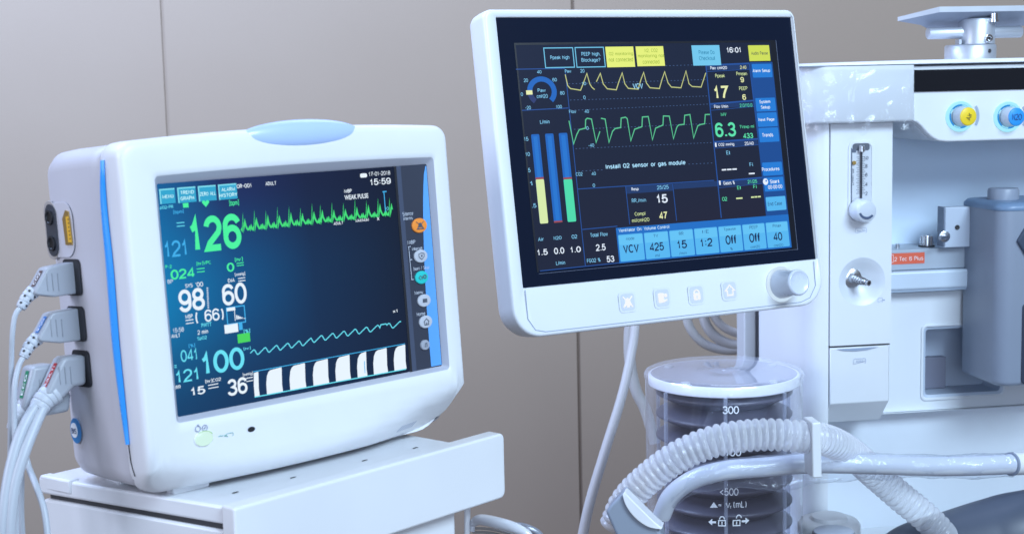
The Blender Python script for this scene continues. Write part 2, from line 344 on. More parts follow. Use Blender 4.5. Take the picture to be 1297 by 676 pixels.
def plate_hole(mb, x0, x1, z0, z1, hole, y, m):
    """a flat sheet with a hole; hole is a closed outline that goes round counter-clockwise"""
    cx = sum(p[0] for p in hole) / len(hole); cz = sum(p[1] for p in hole) / len(hole)
    def hit(dx, dz):
        t = 1e9
        if dx > 1e-9: t = min(t, (x1 - cx) / dx)
        if dx < -1e-9: t = min(t, (x0 - cx) / dx)
        if dz > 1e-9: t = min(t, (z1 - cz) / dz)
        if dz < -1e-9: t = min(t, (z0 - cz) / dz)
        return (cx + dx * t, cz + dz * t)
    out = [hit(p[0] - cx, p[1] - cz) for p in hole]
    cors = [(x1, z0), (x1, z1), (x0, z1), (x0, z0)]
    for c in cors:
        k = min(range(len(out)), key=lambda i: (out[i][0] - c[0]) ** 2 + (out[i][1] - c[1]) ** 2); out[k] = c
    mb.loft([[(p[0], y, p[1]) for p in out], [(p[0], y, p[1]) for p in hole]], m, smooth=False)
    return out
WF = Frame(0, 0, 0, (0, 0, 0))
def Wm(px, py, y): return W(px, py, y) * 1000

# ================================================================== the setting
def wall_mat():
    m, nt, b = newmat('wall_paint'); N = nt.nodes; L = nt.links
    tc = N.new('ShaderNodeTexCoord'); n1 = N.new('ShaderNodeTexNoise'); n1.inputs['Scale'].default_value = 2.2; n1.inputs['Detail'].default_value = 5
    L.new(tc.outputs['Object'], n1.inputs['Vector']); rp = N.new('ShaderNodeValToRGB')
    rp.color_ramp.elements[0].position = .3; rp.color_ramp.elements[0].color = (.34, .266, .205, 1)
    rp.color_ramp.elements[1].position = .7; rp.color_ramp.elements[1].color = (.36, .285, .222, 1)
    L.new(n1.outputs['Fac'], rp.inputs['Fac']); L.new(rp.outputs['Color'], b.inputs['Base Color']); b.inputs['Roughness'].default_value = .75
    n2 = N.new('ShaderNodeTexNoise'); n2.inputs['Scale'].default_value = 260; n2.inputs['Detail'].default_value = 4; L.new(tc.outputs['Object'], n2.inputs['Vector'])
    bp = N.new('ShaderNodeBump'); bp.inputs['Strength'].default_value = .12; bp.inputs['Distance'].default_value = .002
    L.new(n2.outputs['Fac'], bp.inputs['Height']); L.new(bp.outputs['Normal'], b.inputs['Normal']); return m
WALLM = wall_mat()
YW = 2.9
xa = Wm(209, 90, YW).x; xb = Wm(734, 520, YW).x
mb = MB(); g = 3.2
edges = [(-2600, xa - g), (xa + g, xb - g), (xb + g, 2600)]
for x0, x1 in edges:
    mb.add([(x0, YW * 1000, -1300), (x1, YW * 1000, -1300), (x1, YW * 1000, 1500), (x0, YW * 1000, 1500)], [(0, 1, 2, 3)], WALLM, False)
for x in (xa, xb):
    y0, y1 = YW * 1000, YW * 1000 + 2.5
    mb.add([(x - g, y0, -1300), (x - g, y1, -1300), (x - g, y1, 1500), (x - g, y0, 1500), (x + g, y0, -1300), (x + g, y1, -1300), (x + g, y1, 1500), (x + g, y0, 1500)],
           [(0, 1, 2, 3), (5, 4, 7, 6), (1, 5, 6, 2)], plastic('seam_filler', (.19, .142, .108), .8, 0) if x == xb else plastic('seam_filler_pale', (.32, .25, .195), .8, 0), False)
o = mb.build('wall', frame=WF); o['kind'] = 'structure'

# ================================================================== patient monitor
PF = Frame(R_(43.043), R_(4.009), R_(.228), (-.15149, 1.10238, -.14364))
PB = Vector((-5, 50, -139))
pm = thing('patient_monitor', 'white bedside monitor with big green 126 reading and blue edge strip, standing on the cart', 'monitor', PF, PB)
def ppart(mb, name, **k): return mb.build(name, parent=k.pop('parent', pm), base=PB, **k)

XL, XR, ZB, ZT = -151., 141.5, -134., 112.
NC = 8
def foldz(x):
    t = (x - XL) / (XR - XL); return -112 - 12 * sin(min(1, max(0, t * 1.15)) * pi) ** .8 * (1 if t < .7 else .85) + 14 * max(0, t - .72) / .28
def bez(x, y, z):
    u = (x + 5) / 146
    if z > 60: z += (z - 60) / 52 * 4.8 * (1 - u * u)
    if z < -60: z += (z + 60) / 74 * 1.2 * (1 - u * u)
    f = foldz(x)
    if z < f and y < 16: y += (f - z) * .95
    return (x, y, z)
mb = solid()
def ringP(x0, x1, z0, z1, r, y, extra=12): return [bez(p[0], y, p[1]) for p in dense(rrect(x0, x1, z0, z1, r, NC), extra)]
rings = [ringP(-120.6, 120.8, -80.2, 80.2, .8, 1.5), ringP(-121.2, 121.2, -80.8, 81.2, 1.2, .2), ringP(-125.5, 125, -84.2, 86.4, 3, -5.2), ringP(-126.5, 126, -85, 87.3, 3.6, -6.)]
for t in (.15, .3, .45, .6, .75, .88):
    a = (-126.5 * (1 - t) + (XL + 5) * t, 126 * (1 - t) + (XR - 5) * t, -85 * (1 - t) + (ZB + 3) * t, 87.3 * (1 - t) + (ZT - 3) * t)
    rings.append(ringP(*a, (5 + 8 * t, 5 + 6 * t, 5 + 5 * t, 5 + 10 * t), -6 - .6 * sin(pi * t)))
for ins, y in ((4, -6), (2.6, -5.4), (1.3, -4), (.5, -2), (0, 1), (0, 10), (.3, 20), (1.2, 23), (2.6, 23.4)):
    rings.append(ringP(XL + ins, XR - ins, ZB + ins, ZT - ins, (36 - ins, 11 - ins * .6, 11 - ins * .6, 20 - ins), y))
mb.loft(rings[:3], plastic('opening_lip_shade', (.46, .47, .54), .45, .01)); mb.loft(rings[2:], WHITE)  # lip greyed in its material to put the opening's shade into the colour
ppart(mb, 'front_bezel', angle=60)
mb = solid()
rings = [ringP(XL + i, XR - i, ZB + 3 + b, ZT - i, 14, y, 4) for i, b, y in ((3.2, 2, 23), (1.6, .6, 24.6), (1.4, .6, 40), (1.6, 1, 80), (2.6, 1.6, 104), (5, 3.5, 113), (9, 8, 118), (15, 14, 120))]
mb.loft(rings, GREYW, cap1=True)
ppart(mb, 'rear_case', angle=60)
# seam and blue light strip on the flank
mb = solid(); rows = []
spts = cr([PF.side(px, py, XL) for px, py in ((131, 203), (132.5, 260), (140, 340), (147, 430), (155, 500), (163, 562))], 8)
for i, p in enumerate(spts):
    t = i / (len(spts) - 1); w = .5 + 4.6 * max(0, sin(pi * (t * .9 + .05))) ** .75
    rows.append([(XL - .4, p.y - w, p.z), (XL - 2., p.y - w * .55, p.z), (XL - 2.4, p.y, p.z), (XL - 1.9, p.y + w * .6, p.z), (XL - .2, p.y + w, p.z), (XL + 1.4, p.y, p.z)])
mb.loft(rows, BLUE, True, True, True)
ppart(mb, 'blue_strip')
mb = solid(); mb.tube([(XL - .15 + (1.3 if k else 0), p.y, p.z) for k, p in ((0, PF.side(163, 563, XL)), (0, PF.side(166, 585, XL)), (0, PF.side(171, 603, XL)))], .45, DARK, 6)
ppart(mb, 'case_seam')
# alarm lamp
LAMP = plastic('alarm_lens', (.42, .55, .82), .3, 0., coat=.3)
mb = solid(); rings = []
for i in range(1, 24):
    th = pi * i / 24
    ring = []
    for j in range(32):
        a = 2 * pi * j / 32
        yy = cos(a); ry = 6.5 if yy < 0 else 24
        ring.append((1 - 52.5 * cos(th), -3. + ry * yy * sin(th), 111.3 + 10.6 * sin(a) * sin(th) - 1.2 * cos(th) * 0))
    rings.append(ring)
mb.loft(rings, LAMP, True, True, True); ppart(mb, 'alarm_lamp', angle=80)
# screen
def screen_mat(name, stops, rough, fac='x', strength=1., cols=None):
    m, nt, b = newmat(name); N = nt.nodes; L = nt.links
    tc = N.new('ShaderNodeTexCoord'); sp = N.new('ShaderNodeSeparateXYZ'); L.new(tc.outputs['Generated'], sp.inputs[0])
    r1 = N.new('ShaderNodeValToRGB'); L.new(sp.outputs['X'], r1.inputs['Fac'])
    r2 = N.new('ShaderNodeValToRGB'); L.new(sp.outputs['X'], r2.inputs['Fac'])
    r3 = N.new('ShaderNodeValToRGB'); L.new(sp.outputs['X'], r3.inputs['Fac'])
    for rp, st in zip((r1, r2, r3), stops):
        e = rp.color_ramp.elements
        while len(e) < len(st): e.new(.5)
        for k, (p, c) in enumerate(st):
            e[k].position = p; e[k].color = (*[((x / 255 + .055) / 1.055) ** 2.4 for x in c], 1)
    def mix(f0, f1, a, bb):
        mr = N.new('ShaderNodeMapRange'); mr.interpolation_type = 'SMOOTHSTEP'; mr.inputs['From Min'].default_value = f0; mr.inputs['From Max'].default_value = f1; L.new(sp.outputs['Z'], mr.inputs['Value'])
        mx = N.new('ShaderNodeMix'); mx.data_type = 'RGBA'; L.new(mr.outputs[0], mx.inputs[0]); L.new(a, mx.inputs[6]); L.new(bb, mx.inputs[7]); return mx.outputs[2]
    o1 = mix(0, .55, r1.outputs['Color'], r2.outputs['Color']); o2 = mix(.55, 1., o1, r3.outputs['Color'])
    b.inputs['Base Color'].default_value = (.006, .008, .014, 1); b.inputs['Roughness'].default_value = rough; b.inputs['Specular IOR Level'].default_value = .14
    L.new(o2, b.inputs['Emission Color']); b.inputs['Emission Strength'].default_value = strength
    return m
# rows bottom, middle, top of the lit panel, as the panel glows in its own colours
PMS = screen_mat('monitor_lcd', (
    ((0, (12, 62, 104)), (.35, (16, 46, 82)), (1, (16, 26, 48))),
    ((0, (6, 120, 176)), (.28, (10, 80, 132)), (.6, (14, 44, 78)), (1, (14, 26, 46))),
    ((0, (8, 94, 152)), (.25, (26, 40, 92)), (.6, (18, 28, 60)), (1, (14, 20, 38)))), .3)
mb = MB(); xs = PF.at(499, 215, 0).x
mb.rect(-122, xs, -82, 82, 0., PMS); scr = ppart(mb, 'display_screen')
GRN = glow('screen_green', (72, 244, 160)); GRN2 = glow('trace_green', (64, 222, 120)); CYN = glow('screen_cyan', (104, 226, 246)); CYB = glow('screen_light_blue', (62, 176, 236))
WHT = glow('screen_white', (232, 244, 255)); BTN = glow('screen_button', (44, 164, 206)); BTL = glow('screen_button_edge', (128, 222, 240)); BLN = glow('screen_blue_line', (40, 96, 168))
TXW = glow('screen_soft_white', (206, 222, 240))
# menu bar
for a, b, tx in (((201.4, 239.6), (222.6, 257), ('MENU',)), ((224.2, 237.8), (249, 255.4), ('TREND', 'GRAPH')), ((250.4, 235.9), (274.6, 253.4), ('ZERO ALL',)), ((275.9, 233.9), (301, 251.4), ('ALARM', 'HISTORY'))):
    mb = MB(); prect(mb, PF, a, b, -.3, BTN)
    p, q = PF.at(*a, -.4), PF.at(*b, -.4)
    mb.rect(p.x, q.x, p.z - 1., p.z, -.4, BTL); mb.rect(p.x, p.x + 1., q.z, p.z - 1., -.4, BTL)
    cx, cy = (a[0] + b[0]) / 2 + .6, (a[1] + b[1]) / 2 + .5
    for k, t in enumerate(tx):
        text(mb, PF, t, cx, cy + (k - (len(tx) - 1) / 2) * 7.2, 3. * len(t) + 2 if len(t) < 8 else 20, 5, -.5, glow('menu_text', (205, 250, 255)), .02)
    ppart(mb, 'menu_button', parent=scr)
def reading(name, items):
    mb = MB()
    for it in items:
        s, px, py, w, h, m = it[:6]; text(mb, PF, s, px, py, w, h, -.3, m, it[6] if len(it) > 6 else .015)
    return mb
def bars(mb, px, py, w, n, m, gap=3.3, h=1.1):
    c = PF.at(px, py, -.3); kx, kz = PF.k(px, py)
    for k in range(n): mb.rect(c.x - w * kx / 2, c.x + w * kx / 2, c.z - k * gap * kz - h * kz, c.z - k * gap * kz, -.3, m)
mb = reading('', [('126', 273.5, 293, 64, 49, GRN, .045), ('[bpm]', 296.5, 257, 12, 8, GRN), ('024', 231, 346, 30, 13.5, GRN, .03), ('P-2', 213.5, 337.5, 8, 4.5, GRN),
    ('[hr]VPC', 258, 333, 18, 5, GRN), ('0', 292, 338.3, 9.5, 11.5, GRN, .03), ('[hr]', 302.5, 328.5, 10, 5.5, GRN)])
bars(mb, 254, 339.5, 10, 2, GRN, 4); bars(mb, 304, 332.5, 9, 2, GRN, 3)
c = PF.at(260.5, 257.5, -.3)
mb.flat([(c.x, c.z - 2.6), (c.x + 3, c.z + .6), (c.x + 2.4, c.z + 2.1), (c.x + 1, c.z + 2.2), (c.x, c.z + 1.2), (c.x - 1, c.z + 2.2), (c.x - 2.4, c.z + 2.1), (c.x - 3, c.z + .6)], -.3, GRN)
prect(mb, PF, (231.5, 257.5), (239, 262.5), -.3, GRN); prect(mb, PF, (300.5, 423.2), (317.2, 432), -.3, glow('bar_green', (70, 214, 92)))
ppart(mb, 'heart_rate_reading', parent=scr)
mb = reading('', [('121', 222.3, 314, 27, 22, CYB, .01), ('pO2-PR', 211, 262.5, 17, 5, CYN), ('[bpm]', 226, 268.3, 13, 5.5, CYB), ('041', 239, 449, 20.5, 16, CYN, .005),
    ('[%]', 243, 437.3, 8, 5, CYB), ('100', 283, 455.6, 54, 31, CYN, .03), ('121', 237, 474.5, 28, 17, CYN, .012), ('SpO2', 256, 428, 12, 5, CYN), ('PWTT', 261.5, 411, 13, 5, CYN), ('[%]', 312.7, 419, 8, 5.5, CYN), ('[hr]', 313, 441, 9, 4, CYN)])
bars(mb, 228.5, 281.5, 10, 2, CYN, 4.2); bars(mb, 222.2, 462, 3, 2, CYN, 2.4)
ppart(mb, 'oxygen_reading', parent=scr)
mb = reading('', [('98', 242.8, 379.7, 33, 28.5, WHT, .03), ('60', 297, 372, 31, 27, WHT, .025), ('( 66)', 265.5, 399.3, 36, 15.5, WHT, .01), ('BP', 215.7, 356.3, 7, 5, TXW), ('SYS', 239.3, 361.5, 9.5, 5, WHT),
    ("'00", 252.5, 360, 9.5, 6, WHT), ('DIA', 293, 354.8, 8.5, 5, WHT), ('[mmHg]', 304, 347.3, 13, 5, WHT), ('MBP', 239.5, 400.2, 9.5, 5, WHT), ('15:58', 226, 417.4, 14, 6, TXW), ('AMLT', 222.5, 424.8, 11, 5, WHT), ('2 min', 256.8, 420, 13.5, 5.5, WHT)])
bars(mb, 306, 351.5, 9, 2, WHT, 3.4); bars(mb, 240, 404.5, 10, 2, WHT, 4)
for k in range(10): bars(mb, 262.6 + .12 * k, 364 + 2.7 * k, 2, 1, TXW, 3, 1.7)
prect(mb, PF, (284, 411.5), (302, 419.8), -.3, WHT); prect(mb, PF, (302.3, 409.4), (307.5, 417.2), -.3, CYB)
pframe(mb, PF, (286, 389.3), (311.7, 408), -.3, CYB, .8); prect(mb, PF, (287, 390), (298, 392.6), -.4, WHT); prect(mb, PF, (296.3, 390.5), (298.5, 406), -.4, WHT)
for k in range(6): prect(mb, PF, (299 + 2 * k, 399 + .9 * k), (301 + 2 * k, 404 - .3 * k), -.4, WHT)
ppart(mb, 'pressure_reading', parent=scr)
mb = reading('', [('15', 251, 494, 18, 11, WHT, .03), ('[hr]CO2', 270, 481.3, 20, 5, WHT), ('36', 300.7, 489, 25.5, 21, WHT, .03), ('[mmHg]', 314, 473.6, 13, 5, WHT), ('Co-RR', 221, 490.5, 16, 4.5, WHT)])
bars(mb, 270, 486, 13, 2, WHT, 4); bars(mb, 316, 477.5, 9, 2, WHT, 4)
ppart(mb, 'breath_reading', parent=scr)
mb = reading('', [('OR-001', 309, 235.3, 18.5, 5.4, WHT), ('ADULT', 343, 232.2, 13.5, 5, WHT), ('17-01-2018', 480.8, 219.6, 27, 5.6, WHT, .005), ('15:59', 482, 229.6, 26, 8.6, WHT, .02), ('NIBP', 440.7, 242, 9.5, 5.2, WHT, .03), ('WEAK PULSE', 451.5, 249, 30, 6, WHT, .02),
    ('x1', 500.5, 393.5, 6, 4, WHT), ('ADULT', 428.6, 282.6, 12, 4, WHT), ('MAXIMUM', 458.8, 278.7, 17, 4, WHT), ('x', 479, 277, 3, 4, WHT)])
p = PF.at(460.5, 222.3, -.3); mb.flat([(p.x + a, p.z + b) for a, b in rrect(-3.4, 3.4, -1.6, 1.6, 1.3, 3)], -.3, WHT)
prect(mb, PF, (486.8, 243), (488, 271), -.2, CYB); bars(mb, 487, 242, 5, 1, CYB, 1, 1.5); text(mb, PF, '10', 490, 264, 5, 4.5, -.3, CYN)
ppart(mb, 'status_text', parent=scr)
# traces
mb = MB(); pts = []
n = 13; xs0, xs1 = 305.5, 498.
beat = 14.6
x = xs0; 
shape = ((0, 0), (.06, 2), (.10, 0), (.14, 23), (.20, -1), (.25, 6), (.31, 14), (.37, 7), (.48, 3), (.58, .5), (.66, .8), (.74, 3.6), (.8, .6), (.86, 4.5), (.93, 1))
while x < xs1:
    for f, h in shape:
        X = x + f * beat
        if X > xs1: break
        base = 292. + (X - xs0) / (xs1 - xs0) * (271.5 - 292.)
        pts.append((X, base - h * (1 - .14 * (X - xs0) / 190) * random.uniform(.86, 1.08)))
    x += beat
    if abs(x - 408) < 8: x += -4
pline(mb, PF, pts, -.3, 1.45, GRN2); ppart(mb, 'waveform_trace', parent=scr, label='green spiky pulse trace')
mb = MB(); pts = []
for i in range(150):
    t = i / 149; X = 317 + t * 191
    base = 446 + t * (409 - 446) - (1.5 * sin(pi * t) if t > .4 else 0)
    ph = 2 * pi * t * 13.4
    if .86 < t < .90: pts.append((X, base - 2.4)); continue
    pts.append((X, base - 3.4 * sin(ph - .5 * sin(ph)) + 1))
pline(mb, PF, pts, -.3, .8, CYN); ppart(mb, 'waveform_trace', parent=scr, label='pale cyan wavy trace')
mb = MB()
ty = lambda X: 470.5 + (X - 320.5) / (513 - 320.5) * (435 - 470.5); by = lambda X: 502.5 + (X - 322.5) / (514.5 - 322.5) * (467 - 502.5)
pline(mb, PF, [(320.5, ty(320.5)), (513, ty(513))], -.3, .6, CYB); pline(mb, PF, [(322.5, by(322.5)), (514.5, by(514.5))], -.3, .8, CYN)
for x0, x1 in ((321.5, 327.5), (337, 357), (366.5, 386.5), (396, 415.5), (424.5, 443.), (452, 464), (472.5, 490.), (498.5, 513.5)):
    f = 0 if x0 < 330 else 1; q = []
    for X, u in ((x0 + 1.2, .02), (x1 + 1.5, .02), (x1 + .3, .3), (x1 - .3, .95), (x1 - .6, .99), (x0 + 5.5 * f, .96), (x0 + 3. * f, .9), (x0 + 1.2 * f, .76), (x0 + .3 * f, .45)):
        q.append(PF.at(X, by(X) + (ty(X) + .6 - by(X)) * u, -.3))
    mb.flat(q, -.3, WHT)
pline(mb, PF, [(461.5, 457), (462.3, 472)], -.4, .7, CYB)
ppart(mb, 'waveform_trace', parent=scr, label='white block breath trace along the bottom')
# key strip
mb = MB(); xe = 122
mb.rect(xs, xe, -82, 82, -.25, SLATE); mb.rect(xs, xs + 2.2, -82, 82, -.35, BLACK)
mb.rect(xs + 2.2, xs + 6.6, -82, 82, -.4, plastic('strip_ridge', (.06, .075, .12), .3, 0))
ks = ppart(mb, 'key_strip')
mb = MB(); q = []
for i in range(25):
    t = i / 24; z = 80.4 - 160.7 * t; q.append((120.9 - (1. + 15.5 * t ** .62 - 5.5 * t ** 2.2), z))
for i in range(24, -1, -1): q.append((120.9, 80.4 - 160.7 * i / 24))
vs = [(p[0], -.5, p[1]) for p in q]; fs = [(i, i + 1, 48 - i, 49 - i) for i in range(24)]
mb.add(vs, fs, plastic('strip_blue', (.11, .34, .74), .35, 0), False); ppart(mb, 'blue_crescent', parent=ks)
KEYG = plastic('key_grey', (.48, .5, .56), .4, 0); KEYD = ink('key_ink', (.08, .09, .12)); KT = ink('strip_lettering', (.55, .58, .66))
for px, py, w, h, m, kind in ((530.6, 285.6, 19, 18.6, plastic('key_orange', (.86, .27, .04), .4, 0), 'bell'), (532.3, 324.3, 17, 16.5, KEYG, 'shield'), (533.4, 351.2, 16.5, 16.5, plastic('key_teal', (.02, .52, .50), .4, 0), 'cycle'),
                              (536.6, 380.4, 16.5, 16, KEYG, 'box'), (538.6, 407.3, 16.5, 16, KEYG, 'home'), (537.8, 436.5, 11.5, 13, plastic('key_grey_dim', (.33, .35, .41), .4, 0), 'dot')):
    c = PF.at(px, py, -.5); kx, kz = PF.k(px, py); rx, rz = w * kx / 2, h * kz / 2
    mb = solid()
    mb.loft([[(c.x + rx * k * cos(2 * pi * j / 28) , y, c.z + rz * k * sin(2 * pi * j / 28)) for j in range(28)] for k, y in ((1, -.3), (1, -1.2), (.93, -1.7), (.6, -2), (.02, -2.05))], m, cap1=True)
    b = ppart(mb, 'key_button', parent=ks)
    mb = b.data
    ic = MB()
    if kind == 'bell':
        ic.flat([(c.x + a * rx, c.z + d * rz) for a, d in ((-.4, -.25), (.4, -.25), (.26, 0), (.2, .3), (0, .42), (-.2, .3), (-.26, 0))], -2.3, KEYD)
        ic.ribbon([(c.x - .5 * rx, c.z - .5 * rz), (c.x + .5 * rx, c.z + .55 * rz)], -2.35, .5, KEYD); ic.ribbon([(c.x - .5 * rx, c.z + .55 * rz), (c.x + .5 * rx, c.z - .5 * rz)], -2.35, .5, KEYD)
        ic.rect(c.x - .45 * rx, c.x + .45 * rx, c.z - .52 * rz, c.z - .36 * rz, -2.3, KEYD)
    elif kind == 'box': ic.rect(c.x - .34 * rx, c.x + .34 * rx, c.z - .3 * rz, c.z + .3 * rz, -2.3, KEYD)
    elif kind == 'home':
        ic.ribbon([(c.x - .42 * rx, c.z), (c.x, c.z + .5 * rz), (c.x + .42 * rx, c.z)], -2.3, .7, KEYD); ic.ribbon([(c.x - .3 * rx, c.z), (c.x - .3 * rx, c.z - .45 * rz), (c.x + .3 * rx, c.z - .45 * rz), (c.x + .3 * rx, c.z)], -2.3, .7, KEYD)
        ic.rect(c.x - .08 * rx, c.x + .08 * rx, c.z - .4 * rz, c.z - .1 * rz, -2.35, KEYD)
    elif kind == 'shield':
        ic.ribbon([(c.x + a * rx, c.z + d * rz) for a, d in ((0, .5), (.4, .35), (.38, -.1), (0, -.5), (-.38, -.1), (-.4, .35), (0, .5))], -2.3, .6, KEYD); ic.rect(c.x - .1 * rx, c.x + .14 * rx, c.z - .1 * rz, c.z + .2 * rz, -2.3, KEYD)
    elif kind == 'cycle':
        ic.ribbon([(c.x + (a - .3) * rx, c.z + d * rz) for a, d in ((0, .3), (.25, 0), (0, -.3), (-.25, 0), (0, .3))], -2.3, .5, KEYD); ic.ring2d(c.x + .38 * rx, c.z + .06 * rz, .13 * rx, .26 * rx, 0, 2 * pi, -2.3, KEYD, 16); ic.ribbon([(c.x - .05 * rx, c.z - .35 * rz), (c.x + .1 * rx, c.z + .35 * rz)], -2.35, .4, KEYD)
    else: ic.ribbon([(c.x - .2 * rx, c.z - .4 * rz), (c.x - .1 * rx, c.z + .3 * rz), (c.x + .25 * rx, c.z + .35 * rz), (c.x + .2 * rx, c.z - .4 * rz)], -2.3, .6, KEYD)
    # printed symbol merged in the key's own mesh
    k0 = len(mb.materials); mb.materials.append(KEYD)
    import bmesh
    bm = bmesh.new(); bm.from_mesh(mb)
    for f in ic.f:
        try:
            nf = bm.faces.new([bm.verts.new((ic.v[i] - PB) * .001) for i in f]); nf.material_index = k0
        except ValueError: pass
    bm.to_mesh(mb); bm.free()
mb = MB()
for s, px, py, w, h in (('Silence', 516.6, 270.6, 13.5, 5), ('Alarms', 516.6, 276.3, 12, 4.6), ('NIBP', 521.2, 306.7, 10, 5), ('Interval', 528.3, 314.8, 13, 4.4), ('Start / Stop', 533.5, 339.6, 20, 4.8), ('Menu', 530.4, 370, 10.5, 4.4), ('Home', 533.2, 397.4, 10.8, 4.4)):
    text(mb, PF, s, px, py, w, h, -.6, KT, .0)
pline(mb, PF, [(520, 312), (517.6, 312.5), (521.6, 354), (524, 353.6)], -.6, .5, KT); pline(mb, PF, [(519.6, 329), (522, 328.6)], -.6, .5, KT)
ppart(mb, 'key_lettering', parent=ks)
# small things on the chin
mb = solid(); c = PF.at(257.3, 555, -6.); kx, kz = PF.k(257, 555)
mb.loft([[(c.x + 11.6 * kx * k * cos(a), y, c.z + 9. * kz * k * sin(a)) for a in [2 * pi * j / 32 for j in range(32)]] for k, y in ((1.12, -5.8), (1.1, -6.9), (1., -7.2))], WHITE)
mb.loft([[(c.x + 11.6 * kx * k * cos(a), y, c.z + 9. * kz * k * sin(a)) for a in [2 * pi * j / 32 for j in range(32)]] for k, y in ((1., -7.2), (.97, -8), (.8, -8.6), (.02, -8.8))], glow('power_green_white', (214, 250, 240), .95), cap1=True)
pb = ppart(mb, 'power_button')
mb = MB(); G = glow('power_green', (176, 232, 160), .9)
mb.ring2d(c.x, c.z, 11.9 * kx, 12.9 * kx, R_(25), R_(120), -7.5, G, 20, 1., 9. * kz / (11.6 * kx)); ppart(mb, 'power_light', parent=pb)
mb = MB(); INK = ink('grey_print', (.30, .34, .46))
for px, py in ((251, 542.5), (259.6, 541.3)):
    q = PF.at(px, py, -7.1); mb.ring2d(q.x, q.z, 1.75, 2.3, 0, 2 * pi, -7.1, INK, 20)
q = PF.at(251, 538.5, -7.1); mb.rect(q.x - .6, q.x + .6, q.z - .5, q.z + .8, -7.1, INK); q = PF.at(259.6, 541.3, -7.1); mb.disc(q.x, q.z, .7, .7, -7.1, INK, 10)
text(mb, PF, '~', 280, 551.6, 6, 2, -7.1, ink('green_print', (.2, .42, .36)), .02)
q = PF.at(291, 550, -7.1); mb.ribbon([(q.x + a, q.z + b) for a, b in rrect(-2.6, 3, -1.1, 1.1, .9, 3)] + [(q.x - 2.6, q.z)], -7.1, .4, ink('green_print', (.2, .42, .36))); mb.rect(q.x - 4.4, q.x - 2.4, q.z - .7, q.z + .5, -7.1, ink('green_print', (.2, .42, .36)))
for k in range(6):
    X = 513.5 + 4.4 * k; q0 = PF.at(X, 548.4 - 1.1 * k, -3.4); q1 = PF.at(X + 4.2, 539.5 - 1.1 * k, -3.4)
    y0 = -6.1 + max(0, foldz(q0.x) - q0.z) * .95; y1 = -6.1 + max(0, foldz(q1.x) - q1.z) * .95
    mb.add([(q0.x - .5, y0 - .6, q0.z), (q0.x + .7, y0 - .6, q0.z), (q1.x + .7, y1 - .6, q1.z), (q1.x - .5, y1 - .6, q1.z)], [(0, 1, 2, 3)], plastic('slot_grey', (.40, .43, .52), .6, 0), False)
ppart(mb, 'printed_marks')
mb = MB(); q = PF.at(318.4, 543.2, -6.8); mb.disc(q.x, q.z, 3.1, 1.9, -6.95, BLACK); ppart(mb, 'sensor_hole')
# feet
for x, y, w, d in ((-104, 25, 30, 10), (94, 42, 20, 10), (-118, 86, 26, 22), (100, 96, 26, 16)):
    mb = solid(); mb.prism(rrect(x - w / 2, x + w / 2, -139.2, -129.5, 2, 4), y - d / 2, y + d / 2, WHITE); ppart(mb, 'foot', bevel=.8)
mb = solid(); mb.box(-118, 108, 34, 100, -136.5, -131, DARK); ppart(mb, 'bottom_plate')
# flank sockets
mb = solid(); X = XL + 1.4
def ov(px0, py0, px1, py1, grow=0.):
    a = PF.side(px0, py0, X); b = PF.side(px1, py1, X); return a, b
def flank(mb, o, x0, x1, m):
    vs = [(x0, p[0], p[1]) for p in o]; n = len(o); vs += [(x1, p[0], p[1]) for p in o]
    mb.add(vs, [list(range(n)), list(range(n, 2 * n))[::-1]] + [(i, (i + 1) % n, (i + 1) % n + n, i + n) for i in range(n)], m, False)
def capsule(y0, y1, z0, z1, r): return rrect(y0, y1, z0, z1, r, 8)
BEI = plastic('port_shadow_beige', (.36, .33, .31), .5, 0)
flank(mb, capsule(72, 115, 34, 74, 12), X - .5, X - .9, GREYW)
flank(mb, capsule(97, 115, 32.5, 75.5, 8.5), X - .5, X - 1.4, BEI)  # beige capsule is a painted shadow that makes the socket look recessed
so = ppart(mb, 'sensor_socket', bevel=.3)
mb = solid(); flank(mb, capsule(96, 111, 35, 73, 7.3), X - 1.4, X - 2.4, plastic('socket_slate', (.045, .05, .065), .35, 0))
for z in (44.5, 63.5):
    mb.lathe([(0, 5.6), (1.5, 5.6), (1.5, 4.2), (.4, 3.6)], (X - 2.3, 103.5, z), (-1, 0, 0), BLACK, 24); mb.lathe([(0, 4.3), (.01, .01)], (X - 2.6, 103.5, z), (-1, 0, 0), ink('hole_black', (.003, .003, .004)), 20)
ppart(mb, 'twin_port', parent=so)
mb = solid(); a = [(74, 43), (84, 43), (85.5, 62), (80, 68), (75.5, 67)]
flank(mb, a, X - .9, X - 1.8, BRASS)
flank(mb, [(73.6, 45), (78.5, 45), (79, 63.5), (75, 63.5)], X - 1.8, X - 2.3, YEL)
for k in range(6): flank(mb, [(74.2, 47 + 2.8 * k), (76, 47 + 2.8 * k), (76, 48.1 + 2.8 * k), (74.2, 48.1 + 2.8 * k)], X - 2.3, X - 2.5, ink('contact_dark', (.25, .12, .02)))
ppart(mb, 'contact_port', parent=so)
mb = MB()
for z0, z1 in ((-26.5, 32.5 - 24), ): pass
for py0, py1, px in ((328, 374, 100), (388, 432, 105.5), (444, 490, 112)):
    a = PF.side(px, py0, X); b = PF.side(px + 1, py1, X); mb2 = solid()
    flank(mb2, capsule(a.y - 1.5, a.y + 24, b.z, a.z, 4), X - .3, X - 1.2, BLACK)
    ppart(mb2, 'plug_slot')
a = PF.side(97, 545, X)
mb = MB(); mb.recalc = True
flank(mb, [(a.y + 8.2 * cos(t), a.z + 8.2 * sin(t) * 1.15) for t in [2 * pi * i / 32 for i in range(32)]], X - .4, X - .8, plastic('badge_blue', (.03, .19, .45), .35, 0))
